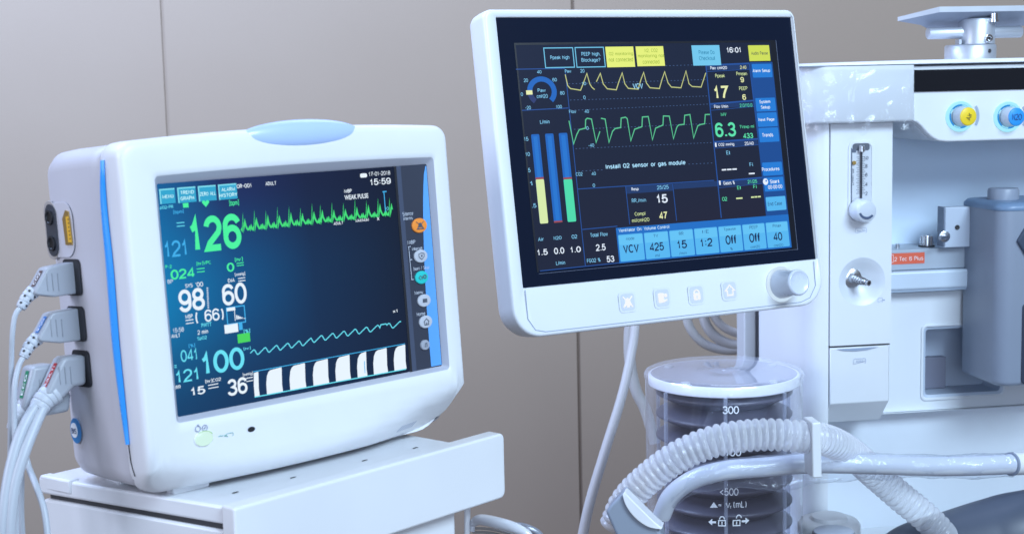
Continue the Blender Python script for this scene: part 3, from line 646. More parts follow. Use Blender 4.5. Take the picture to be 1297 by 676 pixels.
flank(mb, [(a.y + 2 + 5.2 * cos(t), a.z + .3 + 5.6 * sin(t)) for t in [2 * pi * i / 28 for i in range(28)]], X - .8, X - 1., plastic('badge_white', (.75, .77, .8), .4, 0))
vs, fs, x0, x1, y0, y1 = glyphs('BIS', .03)
mb.add([(X - 1.3, a.y + 2 - (u - (x0 + x1) / 2) * 7.6 / (x1 - x0), a.z + (v - (y0 + y1) / 2) * 4.4 / (y1 - y0)) for u, v in vs], fs, ink('badge_ink', (.02, .05, .14)), False)
ppart(mb, 'round_badge')

# ------------------------------------------------------------------ plugs with their cables
def plug(px_outline, slant, yb, thick, label, tagcol, tagtext, relief, cables, cr_=2.6, wide=False, name='sensor_plug'):
    out = [PF.at(px, py, yb) for px, py in px_outline]
    B = PF.at(*px_outline[0], yb)
    t = thing(name, label, 'plug', PF, B, 'plugs in the monitor flank')
    mb = solid(); mb.prism([(p.x, p.z) for p in out], yb, yb + thick, PLUG)
    c = sum((p for p in out), Vector()) / len(out)
    mb.build('plug_body', parent=t, base=B, bevel=3.0, seg=4)
    mb = solid()
    for k in range(3):
        q0 = PF.at(slant[2] + 7 * k, slant[3], yb); q1 = PF.at(slant[2] + 7 * k + 2, slant[3] + 22, yb)
        mb.tube([(q0.x, yb - .1, q0.z), (q1.x, yb - .1, q1.z)], .55, plastic('plug_groove', (.30, .32, .36), .5, 0), 6)
    mb.build('grip_ridges', parent=t, base=B)
    i0, i1 = slant[0], slant[1]; A, Bp = out[i0], out[i1]; d = Bp - A; nrm = Vector((d.z, 0, -d.x)).normalized()
    if nrm.x > 0: nrm = -nrm
    mb = MB(); cor = []
    for u, yy in ((.12, yb + 4.2), (.12, yb + 9.4), (.80, yb + 9.4), (.80, yb + 4.2)):
        p = A + d * u + nrm * .35; cor.append(Vector((p.x, yy, p.z)))
    mb.add(cor, [(0, 1, 2, 3)], tagcol, False)
    vs, fs, x0, x1, y0, y1 = glyphs(tagtext, .02); L = d.length * .52
    tm = ink('tag_print', (.8, .82, .85)); e = d.normalized()
    mm = A + d * .47 + nrm * .5
    mb.add([(mm.x - e.x * (u - (x0 + x1) / 2) / (x1 - x0) * L, yb + 6.8 + (v - (y0 + y1) / 2) / (y1 - y0) * 3.4, mm.z - e.z * (u - (x0 + x1) / 2) / (x1 - x0) * L) for u, v in vs], fs, tm, False)
    mb.build('name_tag', parent=t, base=B)
    ym = yb + thick / 2
    mb = solid(); rp = cr([PF.at(px, py, ym) for px, py in relief], 14); Lr = sum((rp[i + 1] - rp[i]).length for i in range(len(rp) - 1))
    r0, r1 = (9., 7.) if wide else (5.2, 3.6); nr = 4
    mb.tube(rp, lambda s: (r0 + (r1 - r0) * s) * (1 - (.07 if wide else .12) * (1 if (s * nr) % 1 > .72 else 0)), plastic('relief_grey', (.47, .50, .55), .45, 0), 16)
    if not wide:
        for k in range(3):
            for s in (-1, 1):
                i = int((k + .45) / 3 * (len(rp) - 1)); p = rp[i]; tt = (rp[min(i + 1, len(rp) - 1)] - rp[i - 1]).normalized(); wv = Vector((0, -1, 0)); uu = tt.cross(wv).normalized(); rr = r0 + (r1 - r0) * i / len(rp)
                dv = (wv * .8 + uu * .62 * s - Vector((0.3, 0, 0))).normalized(); q = p + dv * rr * 1.0
                mb.lathe([(-.5, .95), (.2, .95), (.21, .02)], q, dv, DARK, 10)
    mb.build('strain_relief', parent=t, base=B, angle=50)
    for path, rad in cables:
        mb = solid(); P = cr([PF.at(px, py, yy) for px, py, yy in path], 14); mb.tube(P, rad, CABLE, 14); mb.build('cable', parent=t, base=B, angle=80)
    return t
plug([(97.5, 331), (97.5, 372), (70, 376), (46, 373.5), (44, 369), (60, 339.5), (66, 337.4)], (5, 4, 59, 346), 76, 15, 'uppermost grey plug with a dark brown tag on the monitor flank', ink('tag_brown', (.07, .025, .02)), 'CO2',
     [(42, 369), (33.5, 377.5), (26, 390)], [([(26, 389, 83), (19, 400, 83), (15.5, 425, 84), (14.5, 460, 88), (13.5, 520, 92), (12.5, 590, 96), (10, 690, 98)], 1.85)])
plug([(103.5, 389.5), (103.5, 431), (77, 434.5), (51.5, 432.5), (49, 428), (65.5, 397.5), (71, 395.2)], (5, 4, 64, 404), 76, 15, 'middle grey plug with a blue tag below the brown-tagged one', ink('tag_blue', (.02, .14, .42)), 'BP/SpO2',
     [(47.5, 428), (38, 437), (29.5, 452)], [([(30, 451, 83), (23.5, 464, 82), (18.5, 490, 80), (18, 530, 80), (19.5, 580, 80), (21, 690, 80)], 2.)])
# the broad plug behind goes first
plug([(91, 500), (89, 521), (58, 527), (34, 524), (30, 515), (42, 464), (70, 460)], (5, 4, 50, 480), 90, 19, 'broad grey plug with a green tag partly behind the red-tagged plug', ink('tag_green', (.01, .20, .10)), 'ECG',
     [(38, 512), (27, 528), (20, 545)], [([(26, 536, 99), (29, 560, 100), (36, 590, 98), (46, 615, 82), (57, 650, 70), (62, 700, 62)], 2.3)], wide=True)
plug([(109.5, 449), (110.5, 487), (95, 490), (80, 506), (58, 500), (79, 455), (84, 451.5)], (5, 4, 75, 464), 72, 16, 'lowest grey plug with a red tag, two thick cables hanging from it', ink('tag_red', (.52, .03, .04)), 'MULTI',
     [(68, 496), (57, 505.5), (48, 518)], [([(50, 509, 79), (38, 525, 78), (24, 555, 75), (12, 600, 72), (5, 650, 70), (2, 700, 70)], 4.1), ([(56, 513, 77), (46, 535, 74), (32, 570, 70), (20, 610, 68), (14, 655, 67), (12, 700, 67)], 4.)], wide=True)
mb = solid(); mb.tube(cr([PF.at(px, py, 104) for px, py in ((24, 560), (27, 600), (27, 650), (30, 700))], 8), 2.1, CABLE, 12)
o = mb.build('hanging_cable', frame=PF, base=PF.at(27, 690, 104)); tag(o, 'thin grey cable hanging straight down behind the thick paired cables', 'cable')
# ================================================================== cart under the monitor
zt = PF.wor((-100, 20, -139.2)).z
up = Vector((0, 0, 1))
def hz(px, py, z): return toward(px, py, Vector((0, 0, z)), up)
cC = hz(295, 646, zt); cR = hz(590, 563, zt); cL = hz(48, 603, zt)
KF = Frame(math.atan2((cR - cC).y, (cR - cC).x), 0, 0, cC)
fw = KF.loc(cR).x; Lc = KF.loc(cL); KB = Vector((150, 150, -420))
ct = thing('equipment_cart', 'white equipment cart with a thick front edge carrying the bedside monitor', 'cart', KF, KB)
def kpart(mb, name, **k): return mb.build(name, parent=k.pop('parent', ct), base=KB, **k)
endx = None
lo, hi = fw, fw + 120
for _ in range(40):
    mid = (lo + hi) / 2; w = KF.wor((mid, 0, 0)); px = CX + w.dot(camX) / w.dot(fwd) * FPX
    if px < 635.5: lo = mid
    else: hi = mid
endx = lo
bk = Vector((fw + Lc.x * .2, Lc.y, 0))
def footprint(mb, pts, z0, z1, m):
    n = len(pts); vs = [(p[0], p[1], z0) for p in pts] + [(p[0], p[1], z1) for p in pts]
    mb.add(vs, [list(range(n))[::-1], list(range(n, 2 * n))] + [(i, (i + 1) % n, (i + 1) % n + n, i + n) for i in range(n)], m, False)
mb = solid(); footprint(mb, [(2, 12.5), (fw, 12.5), (bk.x, bk.y), (Lc.x, Lc.y)], -13, 0, WHITE); tr = kpart(mb, 'tray_top', bevel=2, seg=3)
mb = MB()
for px, py in ((298, 623.5), (371, 604.6), (461.6, 583), (526, 567)):
    q = KF.loc(hz(px, py, zt)); mb.add([(q.x - 3.2, q.y - 1.3, .3), (q.x + 3.2, q.y - .7, .3), (q.x + 2.4, q.y + 1.3, .3), (q.x - 2.2, q.y + 1., .3)], [(0, 1, 2, 3)], DARK, False)
kpart(mb, 'drain_slots', parent=tr)
mb = solid(); footprint(mb, [(4, 14), (fw - 4, 14), (bk.x - 3, bk.y - 6), (Lc.x + 6, Lc.y - 6)], -17, -13.2, DARK); kpart(mb, 'shadow_gap')
mb = solid(); footprint(mb, [(1.5, 13), (fw - 1, 13), (bk.x, bk.y - 2), (Lc.x + 2, Lc.y - 2)], -150, -17.2, WHITE); kpart(mb, 'cart_body', bevel=2)
mb = solid(); mb.prism(rrect(-1, endx, -52, 2.2, (6, 5, 2, 3), 5), -3, 12, WHITE); kpart(mb, 'front_edge', bevel=2.2, seg=4)
q = KF.side(60, 612, Lc.x + 3)
mb = solid(); footprint(mb, [(Lc.x + .5, Lc.y - 1), (Lc.x + 22 * Lc.x / Lc.y * -1 * 0 - Lc.x * .16, Lc.y * .82), (Lc.x - Lc.x * .16 + 9, Lc.y * .82), (Lc.x + 10, Lc.y - 1)], -9.5, 1.2, WHITE); kpart(mb, 'corner_clip', bevel=1.5)
# rail and pole under the front edge
yy = W(600, 660, 1.19).y
mb = solid(); mb.tube([Wm(592, 640, 1.2), Wm(591, 720, 1.2)], 2.6, WHITE, 14)
def towf(mb, f):
    mb.v = [f.loc(v * .001) for v in mb.v]; return mb
kpart(towf(mb, KF), 'support_post')
mb = solid(); hp = cr([Wm(598, 672, 1.20), Wm(600, 662, 1.2), Wm(609, 657.5, 1.19), Wm(632, 662, 1.17), Wm(655, 669, 1.155), Wm(672, 680, 1.15), Wm(676, 700, 1.15)], 10)
mb.tube(hp, lambda s: 2.2 + 2.6 * sin(pi * min(1, max(0, (s - .1) / .75))) ** .6, plastic('handle_white', (.62, .64, .7), .22, 0, coat=.4), 16); kpart(towf(mb, KF), 'pull_handle')
mb = solid()
for k in range(3): mb.tube(cr([Wm(597 + 2 * k, 668 + 5 * k, 1.23), Wm(625, 670 + 5 * k, 1.24), Wm(660, 681 + 5 * k, 1.25), Wm(690, 700 + 5 * k, 1.26)], 8), 1.3, CHROME, 10)
mb.tube(cr([Wm(640, 664, 1.21), Wm(665, 667, 1.2), Wm(684, 678, 1.2), Wm(690, 700, 1.2)], 8), 3.2, plastic('rail_shade', (.30, .32, .38), .3, 0, metal=.4), 12)
kpart(towf(mb, KF), 'wire_basket')

# ================================================================== machine display
DF = Frame(R_(28.234), R_(9.229), R_(.137), (.14625, 1.40517, -.05898))
DB = Vector((-5, 25, -167))
dm = thing('ventilator_display', 'large white-framed touch display with coloured breathing waveforms and a control knob', 'monitor', DF, DB)
def dpart(mb, name, **k): return mb.build(name, parent=k.pop('parent', dm), base=DB, **k)
DX0, DX1, DZ0, DZ1 = -180.5, 170.5, -167., 128.
mb = solid()
def ringD(x0, x1, z0, z1, r, y): return [(p[0], y, p[1]) for p in dense(rrect(x0, x1, z0, z1, r, 10), 4)]
rings = [ringD(-167, 166.6, -122, 120.5, .8, 0.), ringD(-167.4, 167, -122.4, 120.9, 1, -2.2), ringD(-167.8, 167.4, -122.8, 121.3, 1.2, -2.8)]
for ins, y in ((3, -4), (1.8, -3.8), (.8, -3), (.2, -1.6), (0, 0), (0, 12), (.5, 22), (2.2, 28), (5.5, 32), (10, 34)):
    rings.append(ringD(DX0 + ins, DX1 - ins, DZ0 + ins, DZ1 - ins, (27 - ins * .8, 9 - ins * .5, 9 - ins * .5, 27 - ins * .8), y))
mb.loft(rings, WHITE2, cap1=True); dpart(mb, 'housing', angle=50)
GLS = plastic('bezel_glass', (.006, .010, .024), .14, 0., var=.01, spec=.16)
mb = MB(); mb.rect(-167.3, 166.8, -122.3, 120.8, -.9, GLS); mb2 = dpart(mb, 'glass_bezel')
BK = screen_mat('display_lcd', (((0, (27, 32, 50)), (1, (34, 30, 46))), ((0, (27, 33, 52)), (1, (26, 32, 50))), ((0, (28, 36, 58)), (1, (24, 32, 52)))), .2)
mb = MB(); a = DF.at(652, 57.4, -1.1); b = DF.at(1001, 312.8, -1.1); c2 = DF.at(683.4, 344, -1.1)
SX0, SX1, SZ0, SZ1 = (a.x + c2.x) / 2, b.x + 1.5, (c2.z + b.z) / 2, a.z
mb.rect(SX0, SX1, SZ0, SZ1, -1.1, BK); ds = dpart(mb, 'touch_screen')
mb = MB(); t = 1.6; fz = SZ1 + 2; Dk = plastic('screen_recess', (.004, .006, .012), .3, 0)
mb.rect(SX0 - t, SX1 + 6, SZ1, fz, -1.15, Dk); mb.rect(SX0 - t, SX0, SZ0 - 1, SZ1, -1.15, Dk); mb.rect(SX1, SX1 + 7, SZ0 - 3, SZ1, -1.15, Dk); mb.rect(SX1 + 7, SX1 + 7.6, SZ0 - 3, fz, -1.2, plastic('recess_edge', (.10, .12, .18), .3, 0)); mb.rect(SX0, SX1 + 7, SZ0 - 2.6, SZ0 - 2.2, -1.2, plastic('recess_edge', (.10, .12, .18), .3, 0))
dpart(mb, 'screen_recess', parent=mb2)
YE = -1.4
c_blue = glow('ui_blue', (24, 84, 160)); c_line = glow('ui_line', (28, 78, 156)); c_btn = glow('ui_button', (26, 122, 214)); c_panel = glow('ui_panel', (12, 72, 146)); c_lite = glow('ui_light_button', (84, 182, 240)); c_cy = glow('ui_cyan', (112, 198, 236))
c_tx = glow('ui_text', (128, 200, 240)); c_wh = glow('ui_white', (228, 240, 255)); c_yl = glow('ui_yellow', (228, 240, 120)); c_ylt = glow('ui_yellow_text', (150, 178, 60)); c_tr = glow('ui_trace_yellow', (196, 204, 132)); c_gr = glow('ui_trace_green', (88, 196, 144))
c_py = glow('ui_pale_yellow', (232, 238, 176)); c_mint = glow('ui_mint', (92, 226, 172)); c_dk = glow('ui_dark_text', (14, 40, 84)); c_dim = glow('ui_dim_text', (44, 100, 150)); c_bar = glow('ui_bar', (14, 98, 190)); c_red = glow('ui_red', (150, 70, 80)); c_pg = glow('ui_pale_green', (214, 234, 168)); c_hd = glow('ui_header', (20, 52, 104))
def T(mb, s, px, py, w, h, m, bold=.012, y=YE - .3): text(mb, DF, s, px, py, w, h, y, m, bold)
# alarm messages
for a, b, tx in (((688, 60.6), (728.3, 86), ('Ppeak high',)), ((727.7, 60.), (767.3, 85.4), ('PEEP high,', 'Blockage?'))):
    mb = MB(); pframe(mb, DF, a, b, YE, c_cy, .9)
    for k, s in enumerate(tx): T(mb, s, (a[0] + b[0]) / 2 + 1, (a[1] + b[1]) / 2 + (k - (len(tx) - 1) / 2) * 7.6, 24, 6, c_tx)
    dpart(mb, 'message_box', parent=ds)
for a, b, tx in (((766.5, 59.6), (804.6, 84.9), ('O2 monitoring', 'not connected')), ((804.9, 59.2), (842.4, 83.6), ('N2, CO2', 'monitoring not', 'connected'))):
    mb = MB(); prect(mb, DF, a, b, YE, c_yl)
    for k, s in enumerate(tx): T(mb, s, (a[0] + b[0]) / 2 + 1, (a[1] + b[1]) / 2 + (k - (len(tx) - 1) / 2) * 7.2, 2.35 * len(s), 5.2, c_ylt, .0)
    dpart(mb, 'message_box', parent=ds, label='yellow alarm message box')
mb = MB(); prect(mb, DF, (875.6, 57.8), (913.6, 82.8), YE, c_cy)
for k, s in enumerate(('Please Do', 'Checkout')): T(mb, s, 895 + .5 * k, 66.3 + 7.6 * k, 20, 5.4, glow('ui_teal_text', (40, 130, 170)), .0)
dpart(mb, 'message_box', parent=ds, label='light blue message box'); mb = MB()
T(mb, '16:01', 929.3, 63.3, 17.5, 7.6, c_wh, .03); dpart(mb, 'clock_reading', parent=ds); mb = MB()
prect(mb, DF, (947.3, 57.8), (976, 77.2), YE, glow('ui_lime', (206, 222, 84))); T(mb, 'Audio Pause', 962, 67.4, 21, 4.6, c_dk, .0)
dpart(mb, 'pause_button', parent=ds)
# gauge
mb = MB(); g0 = DF.at(686.6, 116, YE); kx, kz = DF.k(686, 116)
mb.ring2d(g0.x, g0.z, 12.2 * kx, 18.6 * kx, R_(-48), R_(180), YE, c_bar, 50, 1., kz / kx * 1.02); mb.ring2d(g0.x, g0.z, 12.2 * kx, 18.6 * kx, R_(180), R_(231), YE, glow('ui_bar_dim', (36, 52, 110)), 20, 1., kz / kx * 1.02)
q = DF.at(670.6, 117.4, YE); mb.rect(q.x - 4.2 * kx, q.x + 3.6 * kx, q.z - 2.7 * kz, q.z + 2.7 * kz, YE - .2, c_py)
for s, px, py, w in (('40', 683, 91.2, 5.6), ('20', 666, 102, 5.6), ('60', 702.5, 101.2, 5.6), ('80', 712.2, 118, 5.6), ('0', 661, 119.6, 2.8), ('100', 708, 135.2, 7.4), ('-20', 669, 136.6, 6.8)): T(mb, s, px, py, w, 4.6, c_tx)
T(mb, 'Paw', 686, 114.6, 10, 5, c_tx); T(mb, 'cmH2O', 686.8, 122, 14, 5, c_tx)
dpart(mb, 'pressure_gauge', parent=ds)
# flow bars
mb = MB(); T(mb, 'L/min', 690, 154.4, 12, 5, c_tx)
for k, (t0, t1, b0, b1, yt, yb, fill) in enumerate(((672.5, 682.8, 684., 694.6, 170.4, 283.4, c_pg), (690, 700.8, 701.9, 712.5, 169.6, 282.2, None), (707.2, 718.4, 719.4, 730., 168.8, 281.2, glow('ui_teal_fill', (74, 218, 170))))):
    dpart(mb, 'flow_bar' if k else 'screen_text', parent=ds); mb = MB(); p0 = DF.at(t0, yt, YE); p1 = DF.at(t1, yt, YE); q0 = DF.at(b0, yb, YE); q1 = DF.at(b1, yb, YE)
    x0 = (p0.x + q0.x) / 2; x1 = (p1.x + q1.x) / 2; r = 1.2
    mb.flat(rrect(x0, x1, q0.z, p0.z, r, 3), YE, c_bar)
    mb.rect(x0 + 2.2, x1 - 2.4, q0.z + 2, p0.z - 2, YE - .1, glow('ui_bar_light', (24, 114, 206)))
    if fill:
        zf = DF.at((t0 + b0) / 2, 227.5, YE).z; mb.flat(rrect(x0, x1, q0.z, zf, r, 3), YE - .2, fill); mb.rect(x0, x1, zf, zf + 1.8, YE - .3, c_red)
    else: mb.rect(x0, x1, q0.z, q0.z + 1.6, YE - .2, c_red)
dpart(mb, 'flow_bar', parent=ds); mb = MB()
for s, px, py in (('15', 666.5, 176), ('10', 668.5, 195.2), ('5', 670.4, 215.6), ('1', 672.8, 232), ('.5', 676.6, 260.4)): T(mb, s, px, py, 2.4 * len(s) + .6, 5.4, c_tx)
for s, px, py, w in (('Air', 685, 302.6, 7), ('N2O', 706.3, 301.2, 10), ('O2', 727.5, 299.6, 7)): T(mb, s, px, py, w, 5, c_tx)
for s, px, py in (('1.5', 687.2, 319), ('0.0', 708.2, 317.4), ('1.0', 729.2, 315.6)): T(mb, s, px, py, 13, 8.2, c_wh, .03)
T(mb, 'L/min', 710, 332.8, 11.5, 4.8, c_tx); T(mb, 'Total Flow', 758.8, 297.2, 22, 5.4, c_tx); T(mb, '2.5', 760.7, 313.2, 12.6, 8.4, c_wh, .03); T(mb, 'FGO2 %', 752, 329.6, 17, 5, c_tx); T(mb, '53', 773.2, 327.8, 9.6, 8, c_wh, .03)
dpart(mb, 'flow_readings', parent=ds)
# grid
mb = MB(); y = YE + .12
L = lambda a, b, w=.8: pline(mb, DF, [a, b], y, w, c_line)
L((715.8, 88), (741.5, 337)); L((653.5, 88), (715.5, 87)); L((661, 140), (720, 137)); L((684, 343), (785, 332.6)); L((731.6, 239.5), (904.5, 228.5)); L((737.5, 290.6), (782, 286.4))
L((792.4, 236), (797.6, 284)); L((852, 233), (857, 279.6)); L((894, 82), (913.6, 276), 1.2); L((949, 80), (972, 273), 1.2)
for a, b in (((894.6, 83), (949, 80.6)), ((899.4, 132), (954.6, 127.6)), ((904, 180), (960, 176)), ((909, 230), (965.5, 225))):
    L(a, b, 1.6); L((a[0] + .7, a[1] + 8), (b[0] + .7, b[1] + 7.5), .5)
    p = DF.at(*a, y); q = DF.at(b[0], b[1] + 7.6, y); mb.rect(p.x, q.x, q.z, p.z, y + .06, c_hd)
p = DF.at(793, 236.2, y); q = DF.at(852.6, 241.5, y); mb.rect(p.x, q.x, q.z, p.z, y + .06, c_hd); p = DF.at(853, 232.8, y); q = DF.at(909, 236, y); mb.rect(p.x, q.x, q.z, p.z, y + .06, c_hd)
dt = glow('ui_dots', (70, 100, 150))
for a, b in (((843, 83.6), (893.5, 82)), ((720, 106.4), (896, 101)), ((722, 127), (898, 121.8)), ((723, 140), (899, 132)), ((727, 164), (902, 156.5)), ((729, 188.4), (903.5, 180.6)), ((732, 217), (766, 215)), ((872, 208), (905, 206.4))):
    pdots(mb, DF, a, b, y, dt, int((b[0] - a[0]) / 4.3))
dpart(mb, 'panel_grid', parent=ds)
mb = MB()
for s, px, py, w in (('Paw', 719.5, 90.4, 8), ('20', 737.6, 90, 5.4), ('10', 739.7, 106, 5.4), ('0', 740.2, 123.6, 3), ('Flow', 725.3, 141.6, 9), ('40', 743.2, 141, 5.4), ('0', 744, 162.4, 3), ('-40', 749, 184, 7), ('CO2', 733.6, 220.6, 8.4), ('40', 752, 219.8, 5.4), ('0', 752.2, 234.8, 3)): T(mb, s, px, py, w, 4.6, c_tx)
T(mb, 'VCV', 808, 109.4, 13, 7.4, glow('ui_vcv', (150, 214, 250)), .02); T(mb, 'Install O2 sensor or gas module', 818.5, 209, 101, 7, glow('ui_message', (170, 222, 252)), .035)
dpart(mb, 'screen_text', parent=ds)
def z1(x, y): return (640 + x / 3.755, 40 + y / 3.755)
def z2(x, y): return (840 + x / 4.225, 40 + y / 4.225)
mb = MB()
pline(mb, DF, [z1(*p) for p in ((285, 205), (297, 258), (310, 272), (358, 280), (368, 255), (388, 200), (402, 250), (412, 266), (425, 277))], YE, .95, c_tr)
pline(mb, DF, [z1(*p) for p in ((433, 240), (452, 200), (466, 250), (485, 273), (528, 278), (540, 240), (556, 197), (569, 250), (585, 271), (632, 275), (645, 230), (658, 195), (671, 245), (688, 268), (733, 272), (745, 230), (758, 192), (774, 245), (790, 265))] + [z2(*p) for p in ((58, 299), (95, 302), (122, 212), (138, 280), (155, 295), (203, 298), (228, 222))], YE, .95, c_tr)
dpart(mb, 'waveform_trace', parent=ds, label='pale yellow peaked pressure trace')
mb = MB()
pline(mb, DF, [z1(*p) for p in ((303, 425), (325, 535), (340, 490), (352, 467), (381, 460), (382, 420), (390, 413), (410, 417), (432, 528), (450, 475))], YE, 1.1, c_gr)
pline(mb, DF, [z1(*p) for p in ((455, 413), (475, 417), (493, 528), (510, 475), (522, 462), (549, 457), (551, 412), (572, 408), (580, 415), (597, 520), (615, 465), (650, 453), (652, 407), (680, 405), (700, 515), (715, 460), (750, 445), (752, 402), (780, 403), (800, 510), (815, 458))] + [z2(*p) for p in ((78, 505), (85, 500), (112, 497), (115, 449), (143, 445), (163, 570), (185, 505), (200, 498), (222, 494), (225, 445), (250, 444))], YE, 1.1, c_gr)
dpart(mb, 'waveform_trace', parent=ds, label='green stepped flow trace')
mb = MB()
for s, px, py, w, h, m, b in (('Paw cmH2O', 910.3, 86.2, 21, 4.6, c_wh, .02), ('2:40', 941.2, 85.4, 8, 4.6, c_py, .01), ('Ppeak', 912, 96.4, 12, 5.6, c_pg, 0), ('Pmean', 939.4, 93.4, 13.4, 4.8, c_pg, 0), ('9', 940, 101.2, 4.4, 6.8, c_py, .03), ('17', 914, 116, 18.4, 17, c_py, .035), ('PEEP', 941.4, 112, 10.4, 4.8, c_pg, 0), ('6', 942.6, 123.2, 4.6, 7.2, c_py, .03),
                              ('Flow l/min', 913.4, 135.2, 17.6, 4.6, c_wh, .02), ('2.0/10.0', 944.8, 133.4, 16, 4.6, c_mint, 0), ('MV', 916.6, 145, 7, 4.8, c_mint, 0), ('6.3', 918.9, 164.4, 26, 18.4, c_mint, .035), ('TVexp ml', 946, 160.8, 18, 4.8, c_mint, 0), ('433', 947.6, 171.8, 12.4, 7.2, c_mint, .035),
                              ('CO2 mmHg', 920, 183.4, 20, 4.6, c_wh, .015), ('25/40', 948.8, 181.6, 11.6, 4.6, c_wh, .01), ('Et', 922.3, 193.4, 4.6, 5, c_tx, 0), ('Fi', 951.4, 208.2, 4.2, 4.6, c_tx, 0), ('Gases %', 923.4, 231.6, 14.4, 4.6, c_wh, .015), ('21/25', 952.8, 229.8, 12, 4.8, c_mint, .01), ('Et', 936, 237.6, 4.6, 4.6, c_mint, 0), ('Fi', 956.2, 236.2, 4.2, 4.4, c_mint, 0), ('O2', 917.8, 252, 6.4, 5, c_mint, .01),
                              ('Resp', 804.4, 239.6, 9, 4.6, c_wh, .02), ('25/25', 839.4, 237.2, 15, 5, c_tx, .01), ('RR,/min', 809.2, 253.8, 18, 5.6, c_tx, 0), ('15', 838.8, 251.2, 13.6, 12, c_wh, .035), ('Compl', 810.6, 271, 13.4, 5.4, c_pg, 0), ('ml/cmH2O', 811.5, 278.6, 22, 4.8, c_pg, 0), ('47', 840.2, 272.2, 10.4, 9.4, c_py, .035)): T(mb, s, px, py, w, h, m, b)
for a, b, m, n in (((914.4, 216.8), (934, 212.6), c_wh, 3), ((948.6, 221), (957, 218.6), c_wh, 1), ((932.6, 252.6), (941.6, 249.6), c_pg, 1), ((951.4, 251), (964, 247.8), c_pg, 3)):
    p = DF.at(a[0], a[1], YE); q = DF.at(b[0], b[1], YE); w = (q.x - p.x) / n; zc = (p.z + q.z) / 2; h = 1.4
    for k in range(n): mb.rect(p.x + w * k, p.x + w * (k + .86), zc - h / 2, zc + h / 2, YE, m)
for px, py in ((906.6, 183.6), (911.8, 231.6)): q = DF.at(px, py, YE); mb.rect(q.x - .9, q.x + .9, q.z - 2, q.z + 2, YE, c_wh)
dpart(mb, 'numeric_readings', parent=ds)
mb = MB(); p = DF.at(950.4, 79, y); q = DF.at(1000, 271, y)
mb.rect(DF.at(950.2, 82, y).x, SX1, SZ0, DF.at(962, 79, y).z, YE + .05, c_panel)
sm = dpart(mb, 'side_menu', parent=ds)
bx0 = DF.at(951, 82, YE).x + 1; bx1 = SX1 - 1.6
def sidebtn(ya, yb, xa, tx, m, tm, bold=.012):
    z0 = DF.at(xa, yb, YE).z; z1_ = DF.at(xa, ya, YE).z
    mb.flat(rrect(bx0, bx1, z0, z1_, 1., 3), YE - .1, m)
    return z0, z1_
for ya, yb, xm, tx, m, tm in ((81.2, 98.4, 964.4, ('Alarm Setup',), c_btn, c_wh), (124.2, 141.2, 968.8, ('System', 'Setup'), c_btn, c_wh), (142.8, 160.6, 970.8, ('Next Page',), c_btn, c_wh), (162, 180, 972.4, ('Trends',), c_btn, c_wh),
                              (205.6, 222.4, 976.2, ('Procedures',), c_btn, c_wh), (224.4, 242, 981, ('Start', '00:00:00'), c_btn, c_wh), (249, 266.6, 981.6, ('End Case',), c_lite, c_dim)):
    mb = MB(); sidebtn(ya, yb, xm, tx, m, tm)
    for k, s in enumerate(tx): T(mb, s, xm + (0 if k == 0 else .8), (ya + yb) / 2 + (k - (len(tx) - 1) / 2) * 6.8, min(22, 2.15 * len(s) + .8), 4.9, tm, .02)
    dpart(mb, 'menu_button', parent=ds)
mb = MB(); q = DF.at(969.4, 230.2, YE); mb.disc(q.x, q.z, 3.2, 3.2, YE - .3, c_wh, 16); mb.disc(q.x + .8, q.z + .8, 1., 1., YE - .4, c_btn, 8)
dpart(mb, 'clock_icon', parent=ds)
mb = MB(); a = DF.at(780, 288.4, YE); b = DF.at(999, 271.6, YE); zb = DF.at(783.6, 334.5, YE).z
zt2 = (a.z + b.z) / 2
mb.rect(a.x, SX1, SZ0 + .2, zt2, YE + .02, glow('ui_bar_bottom', (22, 108, 196)))
T(mb, 'Ventilator On: Volume Control', 816, 289.6, 64, 4.6, glow('ui_caption', (200, 232, 255)), .015)
n = 7; x0 = a.x + 1.4; wd = (SX1 - .8 - x0) / n; bz0 = SZ0 + 1.6; bz1 = zt2 - 6.6
for k, (s, t0, t1, cxp, cyp) in enumerate((('VCV', 'Mode', '', 799.4, 315.2), ('425', 'TV', 'ml', 831.8, 312), ('15', 'RR', '/min', 864, 309), ('1:2', 'I:E', '', 894.8, 306.6), ('Off', 'Tpause', '%', 925.6, 303.6), ('Off', 'PEEP', 'cmH2O', 955.6, 301), ('40', 'Pmax', 'cmH2O', 985.2, 299))):
    xx = x0 + wd * k
    dpart(mb, 'setting_button' if k else 'settings_bar', parent=ds); mb = MB()
    mb.flat(rrect(xx, xx + wd - 1.4, bz0, bz1, 1.2, 3), YE - .1, c_lite); mb.rect(xx + .8, xx + wd - 2.2, bz0 + (bz1 - bz0) * .62, bz1 - .8, YE - .15, glow('ui_light_top', (98, 194, 244)))
    wpx = {'VCV': 20, '425': 18, '15': 12, '1:2': 15, 'Off': 13.4, '40': 11.2}[s]
    T(mb, s, cxp, cyp, wpx, 11.4 if s != 'Off' else 11.8, c_dk, .03); T(mb, t0, cxp - 1.2, cyp - 13.4, 2.4 * len(t0) + 1, 4.2, c_dim, 0)
    if t1: T(mb, t1, cxp + 1, cyp + 11.4, 2.2 * len(t1) + 1, 3.6, c_dim, 0)
dpart(mb, 'setting_button', parent=ds)
